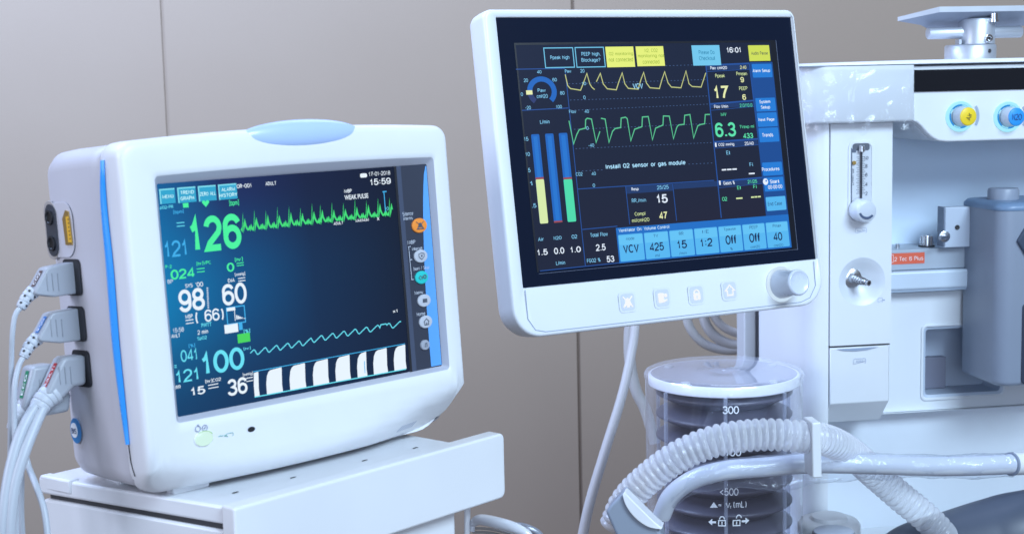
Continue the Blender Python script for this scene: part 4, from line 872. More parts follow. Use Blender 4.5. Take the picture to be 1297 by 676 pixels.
# lower control panel
mb = MB(); PG = plastic('panel_seam', (.28, .33, .45), .6, 0)
o_ = [(-166.5, -124), (-166.5, -150), (-160, -160.5), (-150, -163), (140, -163), (152, -159.5), (160.5, -148), (161.5, -124)]
mb.ribbon(o_, -4.25, .7, PG); dpart(mb, 'panel_seam')
SQ = plastic('key_lavender', (.60, .63, .72), .4, 0); SQ2 = plastic('key_rim', (.70, .73, .78), .4, 0); IW = glow('icon_white', (250, 253, 255), .95)
for px, py, kind in ((795, 382.2, 'bell'), (839, 377, 'screen'), (882.2, 373, 'lock'), (924.2, 367.6, 'home')):
    c = DF.at(px, py, -4.2); mb = MB()
    mb.flat([(c.x + a, c.z + b) for a, b in rrect(-9.6, 9.6, -9.6, 9.6, 4, 5)], -4.25, SQ2); mb.flat([(c.x + a, c.z + b) for a, b in rrect(-7.4, 7.4, -7.8, 7.8, 3, 5)], -4.45, SQ)
    if kind == 'bell':
        mb.flat([(c.x + a, c.z + b) for a, b in ((-5, -3.5), (5, -3.5), (3.2, -1), (2.4, 2.4), (0, 4), (-2.4, 2.4), (-3.2, -1))], -4.7, IW); mb.rect(c.x - 1.5, c.x + 1.5, c.z - 5.2, c.z - 3.4, -4.7, IW)
        mb.ribbon([(c.x - 5, c.z + 5), (c.x + 5, c.z - 5)], -4.75, 1.2, IW); mb.ribbon([(c.x - 5, c.z - 5), (c.x + 5, c.z + 5)], -4.75, 1.2, IW)
    elif kind == 'screen': mb.flat([(c.x + a, c.z + b) for a, b in rrect(-5, 1.5, -4.5, 4.5, 1, 3)], -4.7, IW); mb.disc(c.x + 3.6, c.z + 2, 1.9, 1.9, -4.7, IW, 12); mb.ribbon([(c.x + 1, c.z - 3.6), (c.x + 5, c.z - 2)], -4.75, 1.5, IW)
    elif kind == 'lock': mb.flat([(c.x + a, c.z + b) for a, b in rrect(-4, 4, -5, 1.4, 1.2, 3)], -4.7, IW); mb.ring2d(c.x, c.z + 1.2, 2.3, 3.7, 0, pi, -4.7, IW, 14); mb.rect(c.x - .5, c.x + .5, c.z - 3.6, c.z - 1, -4.8, SQ)
    else: mb.ribbon([(c.x + a, c.z + b) for a, b in ((-3.2, 0), (-3.2, -4.6), (3.2, -4.6), (3.2, 0), (5.2, 0), (0, 4.9), (-5.2, 0), (-3, 0))], -4.7, 1.5, IW)
    dpart(mb, 'panel_key')
kc = DF.at(988.5, 359.6, -4); mb = solid()
mb.lathe([(0, 17.4), (1.6, 17.4), (2.2, 16.4), (2.2, 14.6), (1.2, 14.4)], (kc.x, -4, kc.z), (0, -1, 0), glow('ring_glow', (214, 236, 255), .9), 48); kr = dpart(mb, 'control_knob', angle=50)
mb = solid(); KN = plastic('knob_grey', (.60, .65, .76), .28, 0, coat=.3)
mb.lathe([(0, 14.4), (3, 14.2), (20, 11.6), (24, 12.6), (26, 12.8), (27.6, 12.2), (28.2, 11), (27.4, 9.6), (26.6, 6), (26.4, .05)], (kc.x, -5, kc.z), (0, -1, 0), KN, 48); dpart(mb, 'knob_cap', parent=kr, angle=50)
mb = solid(); mb.box(-40, 40, 34, 46, -60, 40, SOFT); mb.tube([(0, 44, -10), (60, 110, -14), (150, 190, -20)], 20, SOFT, 20); dpart(mb, 'mount_arm', bevel=3)

# ================================================================== anaesthesia machine
MF = Frame(R_(9), 0, 0, W(1050, 338, 1.62))
M_ = lambda px, py, y=0.: MF.at(px, py, y)
MBs = Vector((60, 80, -420))
mc = thing('anesthesia_machine', 'tall white gas machine with blue-lit gas knobs, flow tube and an open alcove', 'medical machine', MF, MBs)
def mpart(mb, name, **k): return mb.build(name, parent=k.pop('parent', mc), base=MBs, **k)
xR = M_(1129, 300).x; zTop = M_(1090, 156).z; zBot = M_(1090, 676).z - 160
# column: rounded front corner, leaning flank
zDr = M_(1088, 437).z
mb = solid(); x0 = 0.; dep = 150
plan = [(x0 - 30, dep), (x0 - 26, 60)] + [(x0 - 20 + 20 * (1 - cos(R_(a))) , 34 - 34 * sin(R_(a))) for a in range(0, 91, 10)] + [(.7, 3.), (.7, dep)]
mb.loft([[(p[0], p[1] + .8, z) for p in plan] for z in (zBot, zDr, zTop + 3)], WHITE2, True, True, True)
mb.box(.9, xR, 14.8, dep, M_(1127, 507, -1).z, zTop + 3, WHITE2); mpart(mb, 'column', angle=50)
# front panel with the round outlet recess
oc = M_(1091.5, 356.5, 0); rO = 27.0
mb = solid(); zP0 = zDr + .8; zP1 = zTop
hole = [(oc.x + rO * cos(a), oc.z + rO * sin(a)) for a in [2 * pi * i / 64 - pi / 2 for i in range(64)]]
outl = plate_hole(mb, 1.2, xR, zP0, zP1, hole, -1., WHITE2)
mb.loft([[(p[0], -1., p[1]) for p in outl], [(p[0], 13.5, p[1]) for p in outl]], WHITE2, smooth=False)
fp = mpart(mb, 'front_panel')
mb = solid(); rr = []
for k in range(10):
    t = k / 9; rr.append([(oc.x + rO * (1 - t * .98) * cos(a), -1.0 + 12 * sin(t * pi / 2) ** 1.3 * .9, oc.z + rO * (1 - t * .98) * sin(a)) for a in [2 * pi * i / 48 for i in range(48)]])
mb.loft(rr, plastic('recess_white', (.66, .70, .76), .32, 0), cap1=True)
# the dish sits in its own pocket of the column
oc2 = M_(1079, 352, 6)
out = mpart(mb, 'outlet_recess', angle=60)
mb = solid(); ocx = oc2.x; ocz = oc2.z
mb.lathe([(0, 10.8), (2, 10.8), (2.6, 10)], (ocx, 6.5, ocz), (0, -1, 0), STEEL, 40, cap1=True)
ax = Vector((.34, -.92, -.10)).normalized(); prof = [(0, 6.)]
for k in range(6): prof += [(5 + 3.6 * k, 6. - .5 * k), (5.3 + 3.6 * k, 4.7 - .42 * k), (8.3 + 3.6 * k, 4.9 - .42 * k)]
prof += [(27.4, 3.2), (27.6, 1.6), (24, 1.5)]
mb.lathe(prof, (ocx, 6, ocz), ax, STEEL, 24)
mb.lathe([(0, 1.7), (.01, .02)], Vector((ocx, 6, ocz)) + ax * 27.2, ax, BLACK, 16); mpart(mb, 'gas_outlet', parent=out, angle=40)
# flow tube
f0 = M_(1077.5, 182, -1); f1 = M_(1103, 279, -1); fz0, fz1 = f1.z, f0.z
mb = solid()
FR = plastic('flow_scale', (.60, .63, .68), .35, 0)
o_ = rrect(f0.x - 3, f1.x + 3, fz0 - 3, fz1 + 3, 8, 6); i_ = rrect(f0.x, f1.x, fz0, fz1, 6, 6)
mb.loft([[(p[0], -1.2, p[1]) for p in o_], [(p[0], -2.2, p[1]) for p in o_], [(p[0], -2.2, p[1]) for p in i_], [(p[0], -.9, p[1]) for p in i_]], WHITE2, smooth=False)
mb.flat(i_, -1.25, FR); fm = mpart(mb, 'flow_meter', bevel=.4)
mb = solid(); xm = (f0.x + f1.x) / 2 - .3; FI = ink('scale_print_shade', (.10, .12, .17))
mb.tube([(xm, -3.2, fz0 + 4), (xm, -3.2, fz1 - 8)], 1.1, ink('float_dark', (.03, .035, .05)), 10); mb.lathe([(0, 3.6), (6, 3.6), (7, 2.4)], (xm, -3.4, fz1 - 9), (0, 0, 1), STEEL, 20, True, True)
for z in (fz0 + 16, fz1 - 21): mb.lathe([(0, 2.2), (2, 2.2)], (f0.x + 3.6, -1.2, z), (0, -1, 0), BRASS, 14, False, True)
mpart(mb, 'glass_tube', parent=fm)
mb = MB()
for k, (s, py) in enumerate((('10', 200), ('8', 210.3), ('6', 221.5), ('4', 233), ('2', 245))):
    text(mb, MF, s, 1097.4, py, 5.2 if len(s) > 1 else 2.8, 4.6, -1.9, FI, .01)
for k in range(21):
    q0 = M_(1086, 199 + 2.3 * k, -1.6); w = 2.4 if k % 2 else 3.6; mb.rect(xm - 1.5 - w, xm - 1.5, q0.z - .25, q0.z + .25, -1.6, FI); mb.rect(xm + 1.5, xm + 1.5 + w, q0.z - .25, q0.z + .25, -1.6, FI)
text(mb, MF, 'L/min O2', 1079.6, 224, 20, 4, -1.7, FI, .0, rot=pi / 2)
mb.rect(f0.x, f0.x + 1.6, fz0 + 8, fz1 - 5, -1.5, FI); mb.flat(rrect(f0.x + 2, f1.x - 2, fz1 - 8, fz1 - .2, 3, 4), -1.4, ink('tube_top_shade', (.10, .11, .14)))  # left strip and top patch: inner shading of the slot, painted dark
for z in (fz1 - 8, fz0 + 13): mb.rect(f0.x + 1, f0.x + 6, z - 2, z + 2, -1.5, FI)
text(mb, MF, 'Aux O2', 1090.5, 292, 10, 2.8, -1.3, ink('pale_print', (.34, .40, .55)), 0); q = M_(1090.5, 292, -1.3); mb.ribbon([(q.x + a, q.z + b) for a, b in rrect(-6.6, 6.6, -2.6, 2.6, 1.2, 3)] + [(q.x + 6.6, q.z)], -1.3, .35, ink('pale_print', (.34, .40, .55)))
q = M_(1115, 380, -1.3); mb.ribbon([(q.x + a, q.z + b) for a, b in rrect(-2.8, 2.6, -2.4, 2.4, 1, 3)] + [(q.x + 2.6, q.z)], -1.3, .4, ink('pale_print', (.34, .40, .55))); mb.rect(q.x + 3, q.x + 5.4, q.z - .6, q.z + .6, -1.3, ink('pale_print', (.34, .40, .55)))
mpart(mb, 'scale_marks_shade', parent=fm)
kn = M_(1088, 265.5, -2); mb = solid(); KW = plastic('knob_white', (.62, .66, .73), .3, 0, coat=.2)
mb.lathe([(0, 12.6), (2, 12.8), (15, 12.2), (17, 11.4), (17.8, 10), (17.8, .05)], (kn.x, -2, kn.z), Vector((.12, -1, -.06)), KW, 40); fk = mpart(mb, 'flow_knob', parent=fm, angle=40)
mb = MB(); q = M_(1099, 272, -20.2); mb.ring2d(q.x - 1, q.z + 5, 7.2, 9.8, R_(200), R_(320), -20.8, ink('knob_mark', (.06, .09, .17)), 24); mpart(mb, 'knob_mark', parent=fm)
# drawer
mb = solid(); d0 = M_(1051, 438, -1); d1 = M_(1127, 507, -1); d2 = M_(1108, 538, -1)
zc = d1.z; zd = d2.z
prof = [(-1.5, zDr - 1.4), (-1.5, zc), (24, zd), (60, zd), (60, zc - .5), (14, zc - .5), (14, zDr - 1.4)]
rings = [[(x, p[0] + dy, p[1]) for p in prof] for x, dy in ((1.2, 0), (xR - 3, 0), (xR - 1, 1.5))]
mb.loft(rings, WHITE2, True, True, True, smooth=False); dr = mpart(mb, 'drawer', bevel=1)
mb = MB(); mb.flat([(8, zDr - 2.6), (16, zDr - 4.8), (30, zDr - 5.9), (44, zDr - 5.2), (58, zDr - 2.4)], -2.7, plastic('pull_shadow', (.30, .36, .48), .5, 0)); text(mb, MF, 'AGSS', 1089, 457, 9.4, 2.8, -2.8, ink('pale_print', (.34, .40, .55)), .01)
q = M_(1089, 457, -2.8); mb.ribbon([(q.x + a, q.z + b) for a, b in rrect(-7, 7, -2.8, 2.8, 1.2, 3)] + [(q.x + 7, q.z)], -2.8, .4, ink('pale_print', (.34, .40, .55))); mpart(mb, 'drawer_pull', parent=dr)
mb = MB(); mb.rect(1, xR - 1, zDr - .9, zDr + .6, -.6, DARK); mpart(mb, 'drawer_gap')
# head
hy = -18
hx0 = M_(1040, 120, hy).x; hx1 = M_(1158.5, 120, hy).x; hz0 = M_(1100, 155.5, hy).z; hz1 = M_(1100, 83.5, hy).z
xE = M_(1460, 120, 0).x
mb = solid(); plan = [(hx0 - 26, 150), (hx0 - 26, 70), (hx0 - 22, 34)] + [(hx0 + 18 - 38 * cos(R_(a)), hy + 34 - 34 * sin(R_(a))) for a in range(0, 91, 9)] + [(hx1 - 2, hy), (hx1, hy + 2), (hx1, 150)]
def rz(pl, dz): return dz
rings = [[(p[0] * 1, p[1] + (3 if z == hz0 else 0), z) for p in plan] for z in (hz0, hz0 + 3, hz1)]
mb.loft(rings, WHITE2, True, True, True); mpart(mb, 'head_cover', angle=50)
# fascia with the gas knobs
fy = -12; fz0_ = M_(1240, 178.6, fy).z; fzt = M_(1240, 82, fy).z
b0 = M_(1160, 155, fy); b1 = M_(1192, 179, fy)
arc = [(b0.x - 3, b0.z + 1), (b0.x + 1, b0.z), (b0.x + 7, b0.z - 5), (b0.x + 13, b0.z - 12), (b0.x + 19, b0.z - 17), (b0.x + 26, b1.z + .6), (b1.x + 6, fz0_)]
mb = solid(); mb.prism([(hx1 + .3, fzt)] + arc + [(xE, fz0_), (xE, fzt)], fy, fy + 12, WHITE2)
fa = mpart(mb, 'gas_fascia', bevel=2, seg=3)
mb = solid(); s0 = M_(1158.5, 88, fy - 1); s1 = M_(1297, 114, fy - 1); z0 = M_(1158.5, 115, fy - 1).z
mb.box(hx1 + .8, xE, fy - 2.2, fy + 2, s1.z + .6, M_(1230, 87.2, fy - 1).z, plastic('strip_black', (.008, .009, .013), .12, 0., var=.02)); mpart(mb, 'black_display_strip', parent=fa, bevel=.5)
mb = solid(); mb.prism([(hx1 - 8, b0.z + 2)] + arc[1:] + [(xE, fz0_), (xE, fz0_ + 10), (hx1 - 8, b0.z + 10)], fy + 12.3, 150, WHITE2); mpart(mb, 'alcove_ceiling')
for px, py, col, s, tc in ((1219.5, 147.5, plastic('cap_yellow', (.85, .62, .03), .35, 0), 'Air', ink('cap_ink', (.06, .06, .04))), (1280, 148, plastic('cap_blue', (.03, .30, .75), .35, 0), 'N2O', ink('cap_ink2', (.02, .05, .18)))):
    c = M_(px - 2.4, py, fy); mb = solid()
    mb.lathe([(0, 16.8), (1.2, 16.6), (1.6, 15.6), (.6, 11.5)], (c.x - 1.2, fy - .3, c.z), (0, -1, 0), glow('knob_ring_light', (164, 236, 255), 1.), 48)
    kb = mpart(mb, 'gas_knob', parent=fa, angle=50)
    mb = solid(); mb.lathe([(0, 13.2), (.4, 13.2), (.4, 11.4)], (c.x - 1, fy - 1.6, c.z), (0, -1, 0), glow('knob_ring_blue', (16, 142, 226), .95), 40); 
    for a0, a1 in ((52, 84), (140, 165), (230, 268), (300, 318)): mb.ring2d(c.x - 1, c.z, 11.6, 12.9, R_(a0), R_(a1), fy - 2.2, glow('knob_led', (160, 236, 255), .95), 14)
    mb.lathe([(0, 11.2), (3, 11), (6, 10.2), (11, 10.2), (13, 10)], (c.x, fy - 1.5, c.z), Vector((.1, -1, 0)), KN, 40); mpart(mb, 'knob_body', parent=fa, angle=50)
    e = Vector((c.x, fy - 1.5, c.z)) + Vector((.1, -1, 0)).normalized() * 13
    mb = solid(); mb.lathe([(0, 10), (.8, 9.8), (1.2, 9), (1.3, .05)], e, Vector((.1, -1, 0)), col, 36)
    vs, fs, gx0, gx1, gy0, gy1 = glyphs(s, .0)
    rot = R_(72) if s == 'Air' else 0; L = 7.6 if s == 'Air' else 11.6; H = L * (gy1 - gy0) / (gx1 - gx0) * (1 if s == 'Air' else 1.2)
    pts = []
    for u, v in vs:
        u = (u - (gx0 + gx1) / 2) * L / (gx1 - gx0); v = (v - (gy0 + gy1) / 2) * H / (gy1 - gy0); u, v = u * cos(rot) - v * sin(rot), u * sin(rot) + v * cos(rot)
        pts.append((e.x + u + .2, e.y - 1.75 + .1 * u * .0 + u * .1, e.z + v))
    m2 = MB(); m2.add(pts, fs, tc, False); mpart(m2, 'cap_lettering', parent=fa); mpart(mb, 'knob_cap', parent=fa, angle=50)
    mb = MB(); mb.ring2d(c.x + 1, c.z, 17.5, 20.5, R_(-32), R_(34), fy - .5, plastic('arc_grey', (.34, .40, .50), .5, 0), 20); mpart(mb, 'turn_mark', parent=fa)
# lid
mb = solid(); lz0 = hz1 + .9; lz1 = M_(1230, 74.5, hy).z
plan = [(hx0 - 27, 150), (hx0 - 27, 70), (hx0 - 23, 34)] + [(hx0 + 18 - 39 * cos(R_(a)), hy + 33 - 34 * sin(R_(a))) for a in range(0, 91, 9)] + [(hx1, hy - 1), (xE, hy - 1), (xE, 150)]
rings = []
for ins, z in ((0, lz0), (0, lz0 + 1.6), (1.2, 0), (14, 1)):
    ring = []
    for p in plan:
        f = min(1, max(0, (p[0] - hx0 + 30) / 150)); top = lz0 + 3 + (lz1 - lz0 - 3) * f ** .7
        ring.append((p[0] + (ins if p[0] < hx0 + 18 else 0), p[1] + ins * .8 if p[1] < 140 else p[1], z if z > 5 else top - (1.2 if z == 0 else 0)))
    rings.append(ring)
mb.loft(rings, WHITE2, True, True, True); mpart(mb, 'top_lid', angle=50)
mb = solid(); mb.prism([(hx0 - 20, hz1 - .2), (hx0 - 20, hz1 + 1.1), (xE, hz1 + 1.1), (xE, hz1 - .2)], hy + 2, 140, plastic('lid_seam_grey', (.22, .25, .32), .6, 0)); mpart(mb, 'lid_seam')
# alcove
by_ = 120
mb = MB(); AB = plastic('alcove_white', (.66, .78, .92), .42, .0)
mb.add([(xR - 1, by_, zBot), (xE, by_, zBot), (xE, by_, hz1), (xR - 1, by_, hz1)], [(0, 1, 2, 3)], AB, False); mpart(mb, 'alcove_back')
# rail box
rz0 = M_(1180, 341, 60).z; rz1 = M_(1180, 315, 60).z
mb = solid(); mb.box(xR - 2, xE, 62, by_ - .5, rz0, rz1, RAILG); rb = mpart(mb, 'mount_rail', bevel=1.2)
zl0 = M_(1180, 366, 55).z
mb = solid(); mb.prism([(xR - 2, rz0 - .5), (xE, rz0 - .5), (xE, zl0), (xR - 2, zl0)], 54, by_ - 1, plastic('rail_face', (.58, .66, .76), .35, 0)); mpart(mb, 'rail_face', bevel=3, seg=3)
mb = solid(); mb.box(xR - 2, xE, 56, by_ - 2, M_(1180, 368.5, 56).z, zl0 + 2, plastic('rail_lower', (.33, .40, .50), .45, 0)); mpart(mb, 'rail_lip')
mb = MB(); a = M_(1130.5, 321, 61.6); b = M_(1171, 333.2, 61.6); mb.rect(a.x - 12, b.x, b.z, a.z, 61.6, plastic('label_orange', (.74, .13, .07), .45, 0)); TP = ink('label_print', (.85, .72, .7))
text(mb, MF, '2 Tec 6 Plus', 1151, 327.3, 37, 5.6, 61.3, TP, .008); pframe(mb, MF, (1127.6, 322.8), (1131.8, 332.4), 61.3, TP, .5)
mpart(mb, 'orange_label', parent=rb)
kp = M_(1173, 308, 85); mb = solid()
mb.lathe([(0, 9.4), (1.4, 9.4), (1.5, 7)], (kp.x, 84, rz1), (0, 0, 1), BLACK, 30, True); mb.lathe([(1, 6.6), (12, 6.6), (13, 6.2), (13, 4.6), (9, 4.4)], (kp.x, 84, rz1), (0, 0, 1), STEEL, 18, True, False)
for k in range(12): a = 2 * pi * k / 12; mb.lathe([(2, 1.1), (12.4, 1.1)], (kp.x + 6.6 * cos(a), 84 + 6.6 * sin(a), rz1), (0, 0, 1), CHROME, 6, True, True)
mpart(mb, 'rail_valve', parent=rb, angle=50)
kp = M_(1136.6, 312, 80); mb = solid(); mb.lathe([(0, 2.4), (5, 2.4), (5.1, .05)], (kp.x, 80, rz1), (0, 0, 1), STEEL, 14); mpart(mb, 'rail_pin', parent=rb)
# lower panel with niche
py_ = 72; pz1 = M_(1180, 369, py_).z; pz0 = M_(1130, 522, py_).z; pz0r = M_(1297, 511, py_).z
n0 = M_(1168, 414.5, py_); n1 = M_(1252, 503, py_)
mb = solid(); hole = rrect(n0.x + 2, n1.x + 18, n1.z + 4, n0.z, 5, 6)
outl = plate_hole(mb, xR - 2, xE, (pz0 + pz0r) / 2, pz1, hole, py_, WHITE2)
mb.loft([[(p[0], py_, p[1]) for p in outl], [(p[0], py_ + 20, p[1]) for p in outl]], WHITE2, smooth=False)
nb = py_ + 44
inn = rrect(n0.x + 5, n1.x + 15, n1.z + 7, n0.z - 3, 4, 6)
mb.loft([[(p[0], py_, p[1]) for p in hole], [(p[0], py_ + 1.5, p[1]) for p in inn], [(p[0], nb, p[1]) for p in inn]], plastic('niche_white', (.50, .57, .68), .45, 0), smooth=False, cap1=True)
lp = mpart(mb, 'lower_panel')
rim0 = rrect(n0.x - 1.5, n1.x + 22, n1.z + .5, n0.z + 3.5, 7, 6); rim1 = rrect(n0.x + 1.5, n1.x + 18.5, n1.z + 3.5, n0.z + .5, 5, 6)
mb = solid(); mb.loft([[(p[0], py_ - .2, p[1]) for p in rim0], [(p[0], py_ - 1.8, p[1]) for p in rim0], [(p[0], py_ - 1.8, p[1]) for p in rim1], [(p[0], py_ + 1., p[1]) for p in rim1]], WHITE2, smooth=False); mpart(mb, 'niche_rim', parent=lp, bevel=.8)
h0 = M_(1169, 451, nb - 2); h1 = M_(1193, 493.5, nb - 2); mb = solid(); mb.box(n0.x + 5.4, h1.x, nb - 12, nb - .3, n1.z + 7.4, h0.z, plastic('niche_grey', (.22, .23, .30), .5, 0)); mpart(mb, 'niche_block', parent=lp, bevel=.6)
# step and skirt
mb = solid(); st = (pz0 + pz0r) / 2
mb.add([(xR - 60, 60, st + 1), (xE, 60, st + 1), (xE, 92, st - 3), (xR - 60, 92, st - 3)], [(0, 1, 2, 3)], WHITE2, False)
mb.box(xR - 60, xE, py_ + 10, by_, zBot, st - .6, plastic('skirt_white', (.74, .79, .86), .3, 0)); mpart(mb, 'lower_skirt')
# back posts seen beside the column
for pxa, pxb, yy, m in ((942.6, 957.5, 165, SOFT), (957.5, 968, 185, plastic('post_mid', (.30, .31, .36), .4, 0)), (967, 972.5, 190, ink('post_dark', (.10, .12, .18))), (972, 989, 180, plastic('post_grey', (.26, .27, .33), .4, 0))):
    a = M_(pxa, 430, yy); b = M_(pxb, 430, yy); mb = solid(); mb.box(a.x, b.x, yy, yy + 30, zBot, M_(960, 300, yy).z, m); mpart(mb, 'back_post', bevel=1.5)
# work top
zW = M_(1060, 700, 0).z
mb = solid(); mb.box(M_(930, 690, -40).x, xE, -60, by_, zW - 24, zW, WHITE2); mpart(mb, 'work_top', bevel=4)

# ------------------------------------------------------------------ bracket on the lid
bc = M_(1229, 73, 60); BF = MF
bt = thing('swivel_bracket', 'grey metal swivel mount with a tilted plate, bolted on the gas machine lid', 'bracket', MF, (bc.x, 60, bc.z))
bb = Vector((bc.x, 60, bc.z))
def bpart(mb, name, **k): return mb.build(name, parent=bt, base=bb, **k)
kx, kz = MF.k(1229, 60, 60)
r1 = 29.6 * kx; zr = M_(1229, 57, 60).z; zu = M_(1229, 24, 60).z; z00 = lz1 - 1
cx_ = M_(1229, 60, 60).x; 
mb = solid(); mb.lathe([(z00 - zr, r1), (-1.4, r1), (0, r1 - 1.4)], (cx_, 60, zr), (0, 0, 1), ALU, 48, True, True)
mb.lathe([(0, 2.3), (.6, 2.3), (.2, .05)], (cx_ + 10, 60 - math.sqrt(r1 * r1 - 100) - .1, (zr + z00) / 2 + 1.), (.4, -1, 0), DARK, 14); bpart(mb, 'base_ring', angle=50)
mb = solid(); r2 = 21 * kx; cx2 = M_(1237, 40, 60).x; mb.lathe([(0.5, r2), (zu - zr - 1, r2), (zu - zr, r2 - 1)], (cx2, 60, zr), (0, 0, 1), ALU, 48, True, True)
a = Vector((cx2 + 4, 60 - r2 - 1.0, zr + 6.2)); mb.lathe([(-2, 4.8), (1.6, 4.8), (1.8, 4.4), (1.8, 2.4), (-.5, 2.2), (-.51, .03)], a, (.15, -1, 0), CHROME, 24); mb.lathe([(1.82, 2.0), (1.83, .03)], a, (.15, -1, 0), BLACK, 6)
mb.box(cx_ - r1 + 10, cx_ - r1 + 13, 50, 60, zr + .5, zr + 6, ALU); bpart(mb, 'swivel_drum', angle=50)
mb = solid(); zp = M_(1200, 42, 60).z; rp = 7.6 * kz
mb.lathe([(0, rp - .8), (.8, rp), (M_(1292, 42, 60).x - M_(1174, 42, 60).x - .8, rp), (M_(1292, 42, 60).x - M_(1174, 42, 60).x, rp - .8)], (M_(1175, 42, 60).x, 60, zp), (1, 0, 0), ALU, 32, True, True); bpart(mb, 'cross_pin', angle=50)
pl = 30; zA = M_(1240, 8, pl).z; zB_ = M_(1240, 15, pl).z; zC = M_(1240, 34, 75).z; xA = M_(1190, 12, pl).x; xC = M_(1172, 33, 75).x; xD = xA + 190
mb = solid()
mb.add([(xA, pl, zA), (xD, pl, zA), (xD, pl, zB_), (xA, pl, zB_)], [(0, 3, 2, 1)], ALU, False)
UND = plastic('plate_underside_shade', (.26, .29, .36), .5, .015, metal=.3)  # plate metal darkened so the underside's shade is in the colour
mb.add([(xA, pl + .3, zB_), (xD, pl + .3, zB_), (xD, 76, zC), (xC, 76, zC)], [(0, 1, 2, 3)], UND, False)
mb.add([(xA, pl, zA), (xD, pl, zA), (xD, 79, zC + 3), (xC, 79, zC + 3)], [(0, 3, 2, 1)], ALU, False)
mb.add([(xC, 76, zC), (xD, 76, zC), (xD, 79, zC + 3), (xC, 79, zC + 3)], [(0, 1, 2, 3)], ALU, False)
w0 = M_(1137, 22, 55); w1 = M_(1137, 27, 55); w2 = M_(1166, 32, 66); w3 = M_(1174, 36, 76)
mb.add([(xA, pl, zA), (xA, pl, zB_), (w1.x, 55, w1.z), (w0.x, 55, w0.z)], [(0, 1, 2, 3)], ALU, False)
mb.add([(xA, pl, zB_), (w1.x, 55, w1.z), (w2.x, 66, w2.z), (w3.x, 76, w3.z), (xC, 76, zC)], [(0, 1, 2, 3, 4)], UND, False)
mb.add([(xA, pl, zA), (w0.x, 55, w0.z), (xC, 79, zC + 3)], [(0, 1, 2)], ALU, False)
bpart(mb, 'tilt_plate', angle=20)
mb = solid(); q = M_(1259, 20, 40); mb.lathe([(0, 4.8), (-9, 4.6), (-9.2, 6), (-11.5, 6), (-11.6, .05)], (q.x, 40, M_(1259, 15, 40).z), (0, 0, 1), CHROME, 20); bpart(mb, 'plate_screw', angle=50)

# ------------------------------------------------------------------ vaporizer
vy = -22; vx0 = M_(1268, 380, vy).x; vb = 64
vz1 = M_(1268, 268, vy).z; vz0 = M_(1268, 490, vy).z; vxe = vx0 + 110
VB = Vector((vx0 + 50, 20, vz0))
va = thing('vaporizer', 'slate grey vaporizer unit with a blue top, hanging on the rail of the gas machine', 'vaporizer', MF, VB)
def vpart(mb, name, **k): return mb.build(name, parent=va, base=VB, **k)
def vplan(g): return [(vx0 - 3 - g, vb)] + [(vx0 + 16 - (16 + g) * cos(R_(a)) - 3 * (1 - a / 90), vy + 16 - (16 + g) * sin(R_(a))) for a in range(0, 91, 10)] + [(vxe - 16 + (16 + g) * sin(R_(a)), vy + 16 - (16 + g) * cos(R_(a))) for a in range(0, 91, 10)] + [(vxe + g, vb)]
mb = solid(); mb.loft([[(p[0], p[1], z) for p in vplan(g)] for g, z in ((-4, vz0), (-1, vz0 + 2), (0, vz0 + 5), (0, vz1))], VAP, True, True, True); vpart(mb, 'vaporizer_body', angle=50)
mb = solid(); mb.loft([[(p[0], p[1], z) for p in vplan(g)] for g, z in ((.6, vz1 + .2), (1.2, vz1 + 2), (.8, vz1 + 5), (-4, vz1 + 8.5), (-12, vz1 + 9.5))], VAPB, True, True, True); vpart(mb, 'blue_lid', angle=50)
q = M_(1268.5, 250, 30); mb = solid(); mb.lathe([(0, 17.2), (11, 17.2), (13, 16), (13.4, .05)], (q.x, 26, vz1 + 9), (0, 0, 1), VAP, 40, True); vpart(mb, 'filler_cap', angle=50)
mb = solid(); q = M_(1289, 305, vy); mb.prism([(q.x - 2, q.z), (q.x + 9, q.z + 17), (q.x + 60, q.z + 17), (q.x + 60, q.z - 17), (q.x + 9, q.z - 17)], vy - 4, vy + 2, plastic('dial_dark', (.05, .07, .11), .4, 0)); vpart(mb, 'dial_plate', bevel=1.5)
mb = solid(); q = M_(1296, 430, vy); mb.prism(rrect(q.x - 2, q.x + 40, M_(1296, 486, vy).z, M_(1296, 384, vy).z, 5, 4), vy - 2, vy + 1, plastic('sight_dark', (.04, .05, .08), .25, 0)); vpart(mb, 'sight_window', bevel=.8)
a = M_(1197, 263, 48); b = M_(1234, 312.5, 48)
mb = solid(); mb.box(a.x, vx0 + 10, 50, 66, b.z, a.z, plastic('lug_grey', (.50, .56, .66), .4, 0)); mb.box(a.x - .6, a.x + 2, 49.6, 67, b.z + 1, a.z + .4, ink('lug_edge', (.20, .24, .32)))
vpart(mb, 'hanger_lug', bevel=1)
mb = solid(); q = M_(1212.5, 288, 49.5); mb.lathe([(0, 2.8), (1.2, 2.8), (1.2, 1.7), (.3, .05)], (q.x, 50.2, q.z), (0, -1, 0), DARK, 18)
q = M_(1201, 300.5, 40); mb.lathe([(0, 6.4), (2, 6.4), (2.4, 5.6)], (q.x, 50.5, q.z), (0, -1, 0), STEEL, 24, False, True); mb.tube([(q.x, 48, q.z), (q.x - 3, 40, q.z + .3), (q.x - 12, 36, q.z)], 2.3, STEEL, 14); vpart(mb, 'locking_pin', angle=50)

